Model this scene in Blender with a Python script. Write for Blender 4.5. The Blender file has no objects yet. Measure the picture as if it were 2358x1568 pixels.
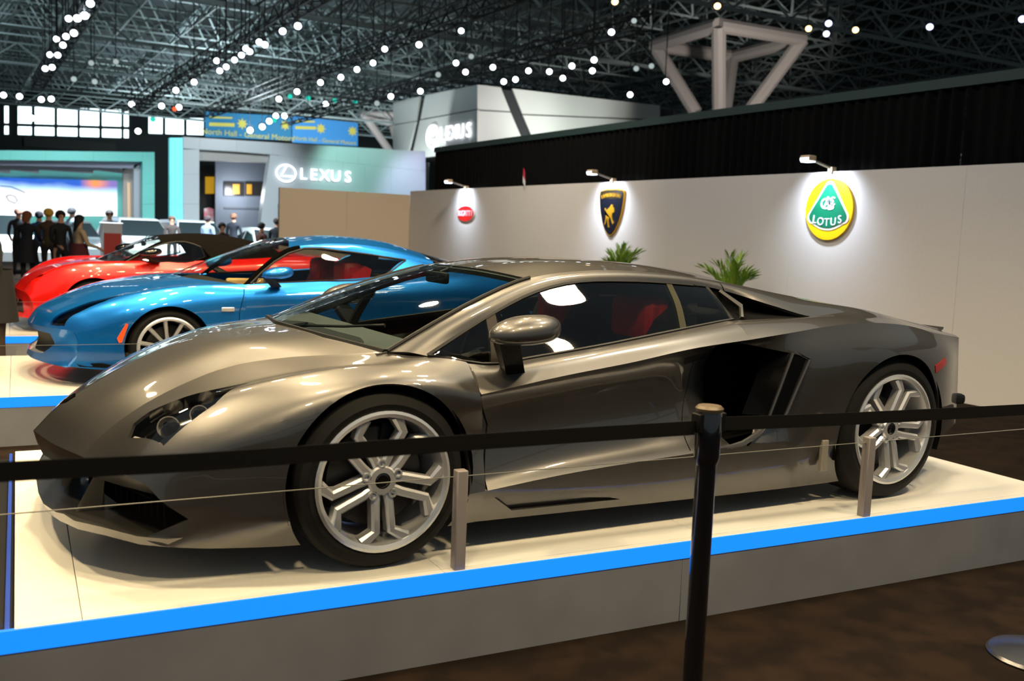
import bpy, bmesh, math, random
import numpy as np
from mathutils import Vector, Matrix
random.seed(7)
HP = .345                      # platform height above the hall floor; working coordinates have z=0 on the platform
sc = bpy.context.scene
COL = sc.collection
PI = math.pi

# ------------------------------------------------------------------ camera
cam = bpy.data.cameras.new('camera')
camo = bpy.data.objects.new('camera', cam); COL.objects.link(camo)
CP = np.array([-1.33136, -4.21528, 1.24505])
yaw, pit, rol = .517401, -.108601, -.039745
fw = np.array([math.sin(yaw)*math.cos(pit), math.cos(yaw)*math.cos(pit), math.sin(pit)])
r0 = np.array([math.cos(yaw), -math.sin(yaw), 0]); u0 = np.cross(r0, fw)
rt = math.cos(rol)*r0-math.sin(rol)*u0; up = math.sin(rol)*r0+math.cos(rol)*u0
FPX = 2246.11
cam.sensor_width = 36; cam.lens = FPX*36/2358; cam.clip_start = .05; cam.clip_end = 400
camo.matrix_world = Matrix(((rt[0], up[0], -fw[0], CP[0]), (rt[1], up[1], -fw[1], CP[1]), (rt[2], up[2], -fw[2], CP[2]+HP), (0, 0, 0, 1)))
sc.camera = camo
cam.dof.use_dof = True; cam.dof.focus_distance = 4.6; cam.dof.aperture_fstop = 3.0

def at(u, v, ax, val):
    """3-D point of the photograph's ray (u, v) on the plane axis=val (survey helper)."""
    d = fw+(u-1179)/FPX*rt-(v-784)/FPX*up
    return CP+d*((val-CP[ax])/d[ax])

# ------------------------------------------------------------------ world, lights, exposure
sc.view_settings.view_transform = 'Standard'; sc.view_settings.look = 'None'
sc.view_settings.exposure = 0; sc.view_settings.gamma = 1; sc.view_settings.use_curve_mapping = False
w = bpy.data.worlds.new('hall_air'); sc.world = w; w.use_nodes = True
w.node_tree.nodes['Background'].inputs[0].default_value = (.62, .74, .80, 1)
w.node_tree.nodes['Background'].inputs[1].default_value = .30
sc.cycles.max_bounces = 7; sc.cycles.transparent_max_bounces = 16; sc.cycles.sample_clamp_indirect = 4

def lamp(kind, loc, target, power, col, size=.4, angle=70, blend=.6):
    l = bpy.data.lights.new('stage_or_fill_light', kind); o = bpy.data.objects.new('stage_or_fill_light', l); COL.objects.link(o)
    l.energy = power; l.color = col
    if kind == 'AREA': l.shape = 'DISK'; l.size = size; l.spread = math.radians(angle*2)
    else: l.shadow_soft_size = size
    if kind == 'SPOT': l.spot_size = math.radians(angle); l.spot_blend = blend
    p = Vector((loc[0], loc[1], loc[2]+HP)); t = Vector((target[0], target[1], target[2]+HP))
    o.location = p; o.rotation_euler = (t-p).to_track_quat('-Z', 'Y').to_euler()
    return o
WARM = (1, .77, .44); NEUT = (1, .94, .87); COOL = (.80, .92, 1)
for i in range(4):                                   # warm lamp heads over the aisle in front of the grey car
    x = -1.7+1.7*i
    lamp('AREA', (x, -3.4+.25*(i % 2), 4.9), (x*.75+.3, -.6, .3), 44, WARM, .30, 54)
for x, y, pw in ((-2.7, .1, 110), (-.7, -.6, 60), (-.35, 1.1, 55), (.1, 2.3, 60), (-.1, 4.0, 75), (-1.2, 2.9, 60), (1.5, 1.1, 60), (3.0, 1.1, 60), (2.85, 2.9, 70), (1.6, 4.4, 75), (-2.6, 4.1, 80)):
    lamp('AREA', (x, y, 4.8), (x*.95, y+.1, 0), pw, WARM, .28, 66)   # heads on the bars straight above the platforms
lamp('AREA', (3.05, -.8, 4.7), (2.6, -.7, 0), 75, (1, .86, .62), .62, 66)
for i in range(3):
    lamp('AREA', (-.8+1.6*i, 5.6, 5.2), (-.2+1.2*i, 8.1, .3), 80, WARM, .34, 60)
for y in (-3.5, 4, 10):                              # neutral light on the long display wall
    lamp('AREA', (3.6, y, 6.0), (7.9, y+.6, .9), 74, NEUT, .8, 70)
lamp('AREA', (5.5, 8, 5.8), (6.3, 17, 1.0), 170, (1, .86, .66), .8, 70)

# ------------------------------------------------------------------ materials
def lin(c):
    return tuple((v/255/12.92 if v/255 <= .04045 else ((v/255+.055)/1.055)**2.4) for v in c)
MATS = {}
def M(name, rgb, rough=.5, metal=0, coat=0, emit=0, spec=.5, noise=None, bump=0, ecol=None):
    """Principled material; noise=(scale, amount, rgb2) mottles the colour in object space."""
    if name in MATS: return MATS[name]
    m = bpy.data.materials.new(name); m.use_nodes = True; nt = m.node_tree; b = nt.nodes['Principled BSDF']
    c = lin(rgb)+(1,)
    b.inputs['Base Color'].default_value = c; b.inputs['Roughness'].default_value = rough
    b.inputs['Metallic'].default_value = metal; b.inputs['Specular IOR Level'].default_value = spec
    if coat: b.inputs['Coat Weight'].default_value = coat; b.inputs['Coat Roughness'].default_value = .03
    if emit: b.inputs['Emission Color'].default_value = lin(ecol or rgb)+(1,); b.inputs['Emission Strength'].default_value = emit
    tc = nt.nodes.new('ShaderNodeTexCoord'); nz = nt.nodes.new('ShaderNodeTexNoise')
    nt.links.new(tc.outputs['Object'], nz.inputs['Vector'])
    sc_, am, c2 = noise if noise else (40, .06, rgb)
    nz.inputs['Scale'].default_value = sc_; nz.inputs['Detail'].default_value = 4
    rp = nt.nodes.new('ShaderNodeValToRGB'); rp.color_ramp.elements[0].position = .5-am if noise else .3; rp.color_ramp.elements[1].position = .5+am if noise else .7
    k = lin(c2) if noise else tuple(v*.96 for v in lin(rgb))
    rp.color_ramp.elements[0].color = c; rp.color_ramp.elements[1].color = tuple(k)+(1,)
    nt.links.new(nz.outputs['Fac'], rp.inputs['Fac']); nt.links.new(rp.outputs['Color'], b.inputs['Base Color'])
    if bump:
        bp = nt.nodes.new('ShaderNodeBump'); bp.inputs['Strength'].default_value = bump; bp.inputs['Distance'].default_value = .01
        nt.links.new(nz.outputs['Fac'], bp.inputs['Height']); nt.links.new(bp.outputs['Normal'], b.inputs['Normal'])
    MATS[name] = m; return m
def GLASS(name, tint, ior=1.5, strength=1):
    """Thin pane: what lies behind it tinted, plus a Fresnel mirror."""
    if name in MATS: return MATS[name]
    m = bpy.data.materials.new(name); m.use_nodes = True; nt = m.node_tree; nt.nodes.remove(nt.nodes['Principled BSDF'])
    out = nt.nodes['Material Output']; t = nt.nodes.new('ShaderNodeBsdfTransparent'); g = nt.nodes.new('ShaderNodeBsdfGlossy')
    g.inputs['Roughness'].default_value = .02; t.inputs['Color'].default_value = tuple(tint)+(1,)
    fr = nt.nodes.new('ShaderNodeFresnel'); fr.inputs['IOR'].default_value = ior; mx = nt.nodes.new('ShaderNodeMixShader')
    ge = nt.nodes.new('ShaderNodeNewGeometry'); ma = nt.nodes.new('ShaderNodeMix'); ma.data_type = 'FLOAT'
    # the same mirror from both faces of the pane
    ma.inputs[2].default_value = ior; ma.inputs[3].default_value = 1/ior
    nt.links.new(ge.outputs['Backfacing'], ma.inputs[0]); nt.links.new(ma.outputs[0], fr.inputs['IOR'])
    nt.links.new(fr.outputs[0], mx.inputs[0]); nt.links.new(t.outputs[0], mx.inputs[1]); nt.links.new(g.outputs[0], mx.inputs[2])
    nt.links.new(mx.outputs[0], out.inputs['Surface']); MATS[name] = m; return m

# ------------------------------------------------------------------ object helpers
def tag(o, label=None, cat=None, group=None, kind=None):
    if label: o['label'] = label
    if cat: o['category'] = cat
    if group: o['group'] = group
    if kind: o['kind'] = kind
    return o
def thing(name, label, cat, loc=(0, 0, 0), rz=0, group=None):
    o = bpy.data.objects.new(name, None); COL.objects.link(o); o.empty_display_size = .1
    o.location = (loc[0], loc[1], loc[2]+HP); o.rotation_euler = (0, 0, rz)
    return tag(o, label, cat, group)
def smooth(me, ang=35):
    me.polygons.foreach_set('use_smooth', [True]*len(me.polygons)); me.set_sharp_from_angle(angle=math.radians(ang))
def obj(name, V, F, mat, parent=None, ang=35, thick=0, mats=None, mi=None):
    me = bpy.data.meshes.new(name); me.from_pydata([tuple(map(float, v)) for v in V], [], [tuple(map(int, f)) for f in F]); me.validate(); me.update()
    for m in (mats or [mat]): me.materials.append(m)
    if mi is not None and len(mi) == len(me.polygons): me.polygons.foreach_set('material_index', mi)
    smooth(me, ang)
    o = bpy.data.objects.new(name, me); COL.objects.link(o)
    if parent: o.parent = parent
    else: o.location.z = HP
    if thick:
        s = o.modifiers.new('shell', 'SOLIDIFY'); s.thickness = thick; s.offset = -1
        s = o.modifiers.new('edges', 'EDGE_SPLIT'); s.split_angle = math.radians(ang)
    return o
class MB:
    """Collects boxes, tubes, prisms and lathes into one mesh."""
    def __init__(s): s.V = []; s.F = []
    def add(s, V, F):
        n = len(s.V); s.V += [tuple(v) for v in V]; s.F += [tuple(i+n for i in f) for f in F]; return s
    def box(s, x0, x1, y0, y1, z0, z1):
        return s.add([(x0, y0, z0), (x1, y0, z0), (x1, y1, z0), (x0, y1, z0), (x0, y0, z1), (x1, y0, z1), (x1, y1, z1), (x0, y1, z1)],
                     [(0, 3, 2, 1), (4, 5, 6, 7), (0, 1, 5, 4), (1, 2, 6, 5), (2, 3, 7, 6), (3, 0, 4, 7)])
    def bbox(s, x0, x1, y0, y1, z0, z1, b=.004):
        bm = bmesh.new(); bmesh.ops.create_cube(bm, size=1)
        for v in bm.verts: v.co = ((x0+x1)/2+v.co.x*(x1-x0), (y0+y1)/2+v.co.y*(y1-y0), (z0+z1)/2+v.co.z*(z1-z0))
        bmesh.ops.bevel(bm, geom=bm.edges[:], offset=b, segments=2, affect='EDGES', profile=.5)
        bm.verts.index_update(); s.add([v.co[:] for v in bm.verts], [[v.index for v in f.verts] for f in bm.faces]); bm.free(); return s
    def bar(s, a, b, r, n=6, r2=None, cap=True):
        a = Vector(a); b = Vector(b); d = (b-a).normalized(); q = d.to_track_quat('Z', 'Y'); r2 = r if r2 is None else r2
        V = []; 
        for p, rr in ((a, r), (b, r2)):
            for i in range(n):
                t = 2*PI*(i+.5)/n; V.append(p+q @ Vector((rr*math.cos(t), rr*math.sin(t), 0)))
        F = [(i, (i+1) % n, n+(i+1) % n, n+i) for i in range(n)]
        if cap: F += [tuple(range(n-1, -1, -1)), tuple(range(n, 2*n))]
        return s.add(V, F)
    def tube(s, pts, r, n=8):
        P = [Vector(p) for p in pts]; V = []; F = []; up_ = Vector((0, 0, 1))
        for i, p in enumerate(P):
            d = (P[min(i+1, len(P)-1)]-P[max(i-1, 0)]).normalized()
            a = d.cross(up_); a = a.normalized() if a.length > .1 else Vector((1, 0, 0)); b = d.cross(a)
            rr = r[i] if hasattr(r, '__len__') else r
            for k in range(n): V.append(p+a*rr*math.cos(2*PI*k/n)+b*rr*math.sin(2*PI*k/n))
        for i in range(len(P)-1):
            for k in range(n): F.append((i*n+k, i*n+(k+1) % n, (i+1)*n+(k+1) % n, (i+1)*n+k))
        F += [tuple(range(n-1, -1, -1)), tuple(range((len(P)-1)*n, len(P)*n))]
        return s.add(V, F)
    def lathe(s, prof, n=32, axis='z', c=(0, 0, 0), closed=False):
        V = []; F = []
        for r, h in prof:
            for k in range(n):
                t = 2*PI*k/n; a, b = r*math.cos(t), r*math.sin(t)
                V.append((c[0]+a, c[1]+b, c[2]+h) if axis == 'z' else (c[0]+a, c[1]+h, c[2]+b))
        m = len(prof)
        for i in range(m-1 if not closed else m):
            j = (i+1) % m
            for k in range(n):
                f = (i*n+k, i*n+(k+1) % n, j*n+(k+1) % n, j*n+k); F.append(f if axis == 'z' else f[::-1])
        return s.add(V, F)
    def prism(s, pts, h, axis=1, base=0):
        """Extrude a 2-D polygon (in the two other axes) along axis from base to base+h."""
        n = len(pts); V = []
        for k in (base, base+h):
            for p in pts:
                v = list(p); v.insert(axis, k); V.append(v)
        F = [tuple(range(n)), tuple(range(2*n-1, n-1, -1))]+[(i, n+i, n+(i+1) % n, (i+1) % n) for i in range(n)]
        return s.add(V, F)
    def build(s, name, mat, parent=None, ang=20, fix=True):
        o = obj(name, s.V, s.F, mat, parent, ang)
        if fix:
            bm = bmesh.new(); bm.from_mesh(o.data); bmesh.ops.recalc_face_normals(bm, faces=bm.faces[:]); bm.to_mesh(o.data); bm.free()
            smooth(o.data, ang)
        return o
def text_mesh(name, body, size, depth, mat, parent, matrix, shear=0, space=1):
    cu = bpy.data.curves.new('lettering', 'FONT'); cu.body = body; cu.size = size; cu.extrude = depth; cu.align_x = 'CENTER'; cu.align_y = 'CENTER'; cu.shear = shear; cu.space_character = space; cu.resolution_u = 3
    t = bpy.data.objects.new('lettering', cu); COL.objects.link(t); bpy.context.view_layer.update()
    me = bpy.data.meshes.new_from_object(t.evaluated_get(bpy.context.evaluated_depsgraph_get()))
    bpy.data.objects.remove(t); bpy.data.curves.remove(cu)
    me.materials.clear(); me.materials.append(mat); me.transform(matrix); me.name = name
    o = bpy.data.objects.new(name, me); COL.objects.link(o); o.parent = parent
    return o
def dup(root, loc=None, rz=None, label=None):
    """Copy a thing with its parts and sub-parts (mesh data shared)."""
    r = root.copy(); COL.objects.link(r)
    if loc is not None: r.location = (loc[0], loc[1], loc[2]+HP)
    if rz is not None: r.rotation_euler = (0, 0, rz)
    if label: r['label'] = label
    for ch in list(root.children):
        c = ch.copy(); COL.objects.link(c); c.parent = r
        for g in ch.children:
            d = g.copy(); COL.objects.link(d); d.parent = c
    return r

# ------------------------------------------------------------------ surface helpers for bodywork
def spline(P, n, sharp=(), axis_n=None):
    """Interpolate rows P (m,N,3) through every row, n steps per interval, with creases at sharp rows."""
    P = np.asarray(P, float); m = len(P)
    h = np.maximum(np.linalg.norm(P[1:]-P[:-1], axis=2).mean(1), 1e-6); s = (P[1:]-P[:-1])/h[:, None, None]
    T0 = np.empty_like(P); T1 = np.empty_like(P)
    for j in range(m):
        if j == 0: T0[j] = T1[j] = s[0]
        elif j == m-1: T0[j] = T1[j] = s[-1]
        elif j in sharp: T0[j] = s[j]; T1[j] = s[j-1]
        else: T0[j] = T1[j] = (s[j-1]*h[j]+s[j]*h[j-1])/(h[j]+h[j-1])
    out = []
    for j in range(m-1):
        for k in range(n):
            t = k/n; a, b, c, d = 2*t**3-3*t**2+1, t**3-2*t**2+t, -2*t**3+3*t**2, t**3-t**2
            out.append(a*P[j]+b*h[j]*T0[j]+c*P[j+1]+d*h[j]*T1[j+1])
    out.append(P[-1]); return np.array(out)
def curve(pts, n):
    """Smooth curve through pts, n+1 points evenly spaced."""
    c = spline(np.asarray(pts, float)[:, None, :], 12)[:, 0, :]
    L = np.r_[0, np.cumsum(np.linalg.norm(np.diff(c, axis=0), axis=1))]
    t = np.linspace(0, L[-1], n+1); return np.stack([np.interp(t, L, c[:, i]) for i in range(3)], 1)
def loft(rows, nu, nv, sharp=()):
    G = spline(np.array([curve(r, nu) for r in rows]), nv, sharp)
    a, b = G.shape[:2]; V = G.reshape(-1, 3)
    F = [(i*b+j, i*b+j+1, (i+1)*b+j+1, (i+1)*b+j) for i in range(a-1) for j in range(b-1)]
    return V, F
def tidy(V, F):
    V = np.asarray(V, float); used = sorted({i for f in F for i in f}); mp = {}; out = []; key = {}
    for i in used:
        k = tuple(np.round(V[i], 5))
        if k not in key: key[k] = len(out); out.append(V[i])
        mp[i] = key[k]
    G = []
    for f in F:
        g = []
        for i in f:
            j = mp[i]
            if not g or g[-1] != j: g.append(j)
        if len(g) > 1 and g[0] == g[-1]: g.pop()
        if len(set(g)) == len(g) and len(g) > 2: G.append(tuple(g))
    return np.array(out).reshape(-1, 3), G
def clip(V, F, f):
    """Keep the part of the surface where f(V) >= 0."""
    if not len(F): return V, F
    d = f(V); W = list(V); G = []; cache = {}
    for fc in F:
        s = [d[i] >= 0 for i in fc]
        if all(s): G.append(fc); continue
        if not any(s): continue
        g = []
        for k, i in enumerate(fc):
            j = fc[(k+1) % len(fc)]
            if d[i] >= 0: g.append(i)
            if (d[i] >= 0) != (d[j] >= 0):
                e = (min(i, j), max(i, j))
                if e not in cache:
                    t = d[i]/(d[i]-d[j]); W.append(V[i]+(V[j]-V[i])*t); cache[e] = len(W)-1
                g.append(cache[e])
        if len(g) > 2: G.append(tuple(g))
    return tidy(W, G)
def half(p, q, a, b):
    """Signed distance to the line p->q in coordinates a, b (positive on its left)."""
    n = np.array([-(q[1]-p[1]), q[0]-p[0]], float); n /= np.linalg.norm(n)
    return lambda V: (V[:, a]-p[0])*n[0]+(V[:, b]-p[1])*n[1]
def ccw(poly): return poly if sum(p[0]*q[1]-q[0]*p[1] for p, q in zip(poly, poly[1:]+poly[:1])) > 0 else poly[::-1]
def inside(S, poly, a=0, b=2):
    V, F = S; poly = ccw(list(poly))
    for p, q in zip(poly, poly[1:]+poly[:1]): V, F = clip(V, F, half(p, q, a, b))
    return V, F
def outside(S, poly, a=0, b=2):
    V, F = S; poly = ccw(list(poly)); VV = []; FF = []; n = 0
    for p, q in zip(poly, poly[1:]+poly[:1]):
        h = half(p, q, a, b); v, f = clip(V, F, lambda X: -h(X))
        if len(f): VV.append(v); FF += [tuple(i+n for i in g) for g in f]; n += len(v)
        V, F = clip(V, F, h)
    return tidy(np.concatenate(VV), FF) if VV else (np.zeros((0, 3)), [])
def circle_out(S, cx, cz, r): return clip(S[0], S[1], lambda V: np.hypot(V[:, 0]-cx, V[:, 2]-cz)-r)
def side_of(S, line, a=0, b=2): return clip(S[0], S[1], half(line[0], line[1], a, b))
def seam(S, line, wd=.005, a=0, b=2):
    for p, q in zip(line, line[1:]):
        d = np.array([q[0]-p[0], q[1]-p[1]], float); d /= np.linalg.norm(d); n = np.array([-d[1], d[0]])*wd/2
        p_, q_ = np.array(p)-d*wd*.3, np.array(q)+d*wd*.3
        S = outside(S, [tuple(p_-n), tuple(q_-n), tuple(q_+n), tuple(p_+n)], a, b)
    return S
def orient(V, F, ref):
    t = 0
    for f in F[::7] or F:
        a, b, c = V[f[0]], V[f[1]], V[f[2]]; t += np.dot(np.cross(b-a, c-a), a-np.array([a[0] if ref[0] is None else ref[0], ref[1], ref[2]]))
    return F if t > 0 else [f[::-1] for f in F]
def panel(name, S, mat, root, sides=(-1, 1), thick=.012, ref=(None, 0, .35), ang=35, join=False):
    """Bodywork given as (x, w, z): one part per side, or one part over both sides."""
    V, F = S; V = np.asarray(V, float); F = list(F); res = []; acc = MB()
    if not len(F): return res
    F0 = orient(V, F, ref)
    for s in sides:
        W = V.copy(); W[:, 1] *= s; G = F0 if s > 0 else [f[::-1] for f in F0]
        if join: acc.add(W, G)
        else: res.append(obj(name, W, G, mat, root, ang, thick))
    if join:
        v, f = tidy(np.array(acc.V), acc.F); res.append(obj(name, v, f, mat, root, ang, thick))
    return res
def merge(*S):
    V = []; F = []; n = 0
    for v, f in S: V.append(v); F += [tuple(i+n for i in g) for g in f]; n += len(v)
    return np.concatenate(V), F

# ------------------------------------------------------------------ shared car pieces
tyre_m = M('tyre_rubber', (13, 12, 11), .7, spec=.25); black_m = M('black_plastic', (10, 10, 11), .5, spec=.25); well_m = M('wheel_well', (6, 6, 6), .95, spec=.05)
silver_m = M('alloy_silver', (226, 226, 228), .3, .75); disc_m = M('brake_disc', (70, 68, 66), .4, .9); seatblk_m = M('seat_black', (24, 22, 22), .6)
chrome_m = M('chrome', (200, 200, 205), .12, 1); gloss_m = M('gloss_black', (10, 10, 11), .12, 0, .6)
glass_m = GLASS('windscreen_glass', (.72, .82, .82)); dark_glass_m = GLASS('tinted_side_glass', (.40, .42, .40)); lens_m = GLASS('lens_glass', (.82, .82, .82))
def wheel(root, cx, cz, side, R, rr, wy, width, style, rim_m, rot=0.0, name='wheel'):
    """Wheel as part; tyre, rim, disc, cap as sub-parts. Outer face at w=wy; root frame, y=side*w."""
    rt_ = bpy.data.objects.new(name, None); COL.objects.link(rt_); rt_.parent = root; rt_.location = (cx, side*wy, cz); rt_.empty_display_size = .1
    if side > 0: rt_.rotation_euler = (0, 0, PI)
    # local frame: outer face looks to -y
    w2 = width
    MB().lathe([(rr-.012, .03), (rr+.006, .0), (rr+.03, -.006), (R-.045, -.004), (R-.018, .008), (R-.003, .03), (R, .06), (R, w2-.06), (R-.01, w2-.02), (rr, w2)], 56, 'y').build('tyre', tyre_m, rt_)
    rim = MB()
    rim.lathe([(rr+.004, .012), (rr+.007, -.006), (rr-.004, -.010), (rr-.018, -.002), (rr-.024, .03), (rr-.03, .09), (rr-.045, .15), (rr-.04, w2-.02)], 56, 'y')
    sp = MB()
    def spoke(pts, hw, y0, y1, d=.045):
        """polyline bar in the wheel plane with half-widths, face depth y0 -> y1"""
        L = []; Rr = []
        n = len(pts)
        for i, p in enumerate(pts):
            a = np.array(pts[max(i-1, 0)]); b = np.array(pts[min(i+1, n-1)]); t = (b-a)/np.linalg.norm(b-a); q = np.array([-t[1], t[0]])
            h = hw[i]; L.append(np.array(p)+q*h); Rr.append(np.array(p)-q*h)
        V = []; 
        for i in range(n):
            f = i/(n-1); y = y0*(1-f)+y1*f; c = .007
            tl = L[i]*.75+Rr[i]*.25; tr = L[i]*.25+Rr[i]*.75
            V += [(L[i][0], y+d, L[i][1]), (L[i][0], y+.010, L[i][1]), (tl[0], y, tl[1]), (tr[0], y, tr[1]), (Rr[i][0], y+.010, Rr[i][1]), (Rr[i][0], y+d, Rr[i][1])]
        F = []
        for i in range(n-1):
            for k in range(5): F.append((i*6+k, i*6+k+1, i*6+7+k, i*6+6+k))
        F += [tuple(range(6)), tuple(range(6*n-1, 6*n-7, -1))]
        sp.add(V, F)
    rs = rr-.012
    if style == 'ysplit':
        for k in range(5):
            th = rot+2*PI*k/5
            for sg in (-1, 1):
                def pt(r, off, da=0):
                    a = th+da; return (r*math.cos(a)-sg*off*math.sin(th), r*math.sin(a)+sg*off*math.cos(th))
                e = th+sg*.37
                spoke([pt(.05, .022), pt(rr*.34, .027), pt(rr*.745, .031), (rs*.985*math.cos(e), rs*.985*math.sin(e))], [.019, .0175, .018, .023], .020, .002, .05)
            # lug holes and the bridge at the rim between spokes
            a = th+PI/5
            sp.lathe([(.017, .022), (.017, .012), (.011, .012), (.011, .05)], 12, 'y', (.064*math.cos(a), 0, .064*math.sin(a)))
        sp.lathe([(.052, .05), (.056, .02), (.05, .012), (.03, .012)], 24, 'y')
    else:
        n = 10 if style == 'ten' else 5
        for k in range(n):
            th = rot+2*PI*k/n
            spoke([(.04*math.cos(th), .04*math.sin(th)), (rs*.5*math.cos(th), rs*.5*math.sin(th)), (rs*math.cos(th), rs*math.sin(th))], [.013, .012, .016], .03, .008, .035)
        sp.lathe([(.06, .06), (.06, .02), (.05, .014), (.028, .014)], 20, 'y')
    rim.build('rim', rim_m, rt_, 30); sp.build('spokes', rim_m, rt_, 30)
    MB().lathe([(.0, .014), (.022, .012), (.03, .016), (.03, .05)], 20, 'y').build('center_cap', gloss_m, rt_)
    MB().lathe([(.0, .10), (rr-.07, .10), (rr-.07, .13), (.0, .13)], 32, 'y').build('brake_disc', disc_m, rt_)
    a = PI*.15; MB().prism([(r*math.cos(t), r*math.sin(t)) for r, ts in ((rr-.055, np.linspace(a, a+1, 7)), (rr-.12, np.linspace(a+1, a, 7))) for t in ts], .06, 1, .085).build('brake_caliper', black_m, rt_)
    return rt_
def well(root, cx, cz, r, w0, w1, cut=-.02):
    for s in (-1, 1):
        m = MB(); n = 28; V = []
        for w in (w1, w0):
            for k in range(n+1):
                t = -.35+(PI+.7)*k/n; V.append((cx+r*math.cos(t), s*w, max(cz+r*math.sin(t), .1)))
        F = [(k, k+1, n+2+k, n+1+k) for k in range(n)]+[tuple(range(n+1, 2*n+2))]
        m.add(V, F); m.build('wheel_liner', well_m, root, fix=False)
def seat(root, x, y, mat, mat2, tilt=.45, hz=.30):
    s = MB(); pr = [(0, .0), (.5, .02), (.52, .14), (.42, .17), (.08, .12)]
    c, sn = math.cos(tilt), math.sin(tilt)
    back = [(0, 0), (-.03, .35), (-.02, .62), (.05, .74), (.12, .74), (.15, .6), (.13, .3), (.14, .05)]
    s.prism([(x-.42+a, hz+b) for a, b in pr], .46, 1, y-.23)
    s.prism([(x+.05+(a*c+b*sn)*.95, hz+.04+(b*c-a*sn)*.95) for a, b in back], .44, 1, y-.22)
    o = s.build('seat', mat, root)
    h = MB(); cx_, cz_ = x+.05+.62*sn, hz+.04+.62*c
    h.bbox(cx_-.09, cx_+.09, y-.15, y+.15, cz_-.13, cz_+.09, .05)
    h.bbox(x-.36, x+.02, y-.2, y+.2, hz+.13, hz+.19, .03)
    h.build('seat_cushion', mat2, o)
def mirror(root, x, s, w, z, mat, stalk_m, scale=1, stalk_to=None):
    V, F = loft([[(x-.14, w, z-.01), (x-.14, w+.002, z)], ], 1, 1) if False else (None, None)
    m = MB(); bm = bmesh.new(); bmesh.ops.create_uvsphere(bm, u_segments=20, v_segments=12, radius=1)
    for v in bm.verts:
        a, b, c = v.co
        xx = math.copysign(abs(a)**.75, a)*.155*scale; th = .068*(1-.25*max(0, -a))*scale; flat = math.copysign(abs(c)**.8, c)*th*(1 if c > 0 else .7)
        v.co = (x+xx, s*(w+b*.10*scale*(1-.25*a*a)), z+flat+.015*a)
    bm.verts.index_update(); m.add([v.co[:] for v in bm.verts], [[v.index for v in f.verts] for f in bm.faces]); bm.free()
    o = m.build('mirror_housing', mat, root, 60)
    t = stalk_to or (x+.0, w-.16, z-.20)
    k = MB(); k.add([(x-.12, s*(w-.05), z-.02), (x-.03, s*(w-.05), z-.03), (x-.03, s*(w+.01), z-.035), (x-.12, s*(w+.01), z-.03),
                     (t[0]-.03, s*t[1], t[2]), (t[0]+.055, s*t[1], t[2]), (t[0]+.055, s*(t[1]+.05), t[2]-.02), (t[0]-.03, s*(t[1]+.05), t[2]-.02)],
                    [(0, 1, 2, 3), (7, 6, 5, 4), (0, 4, 5, 1), (1, 5, 6, 2), (2, 6, 7, 3), (3, 7, 4, 0)])
    k.build('mirror_stalk', stalk_m, o)
    return o

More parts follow.
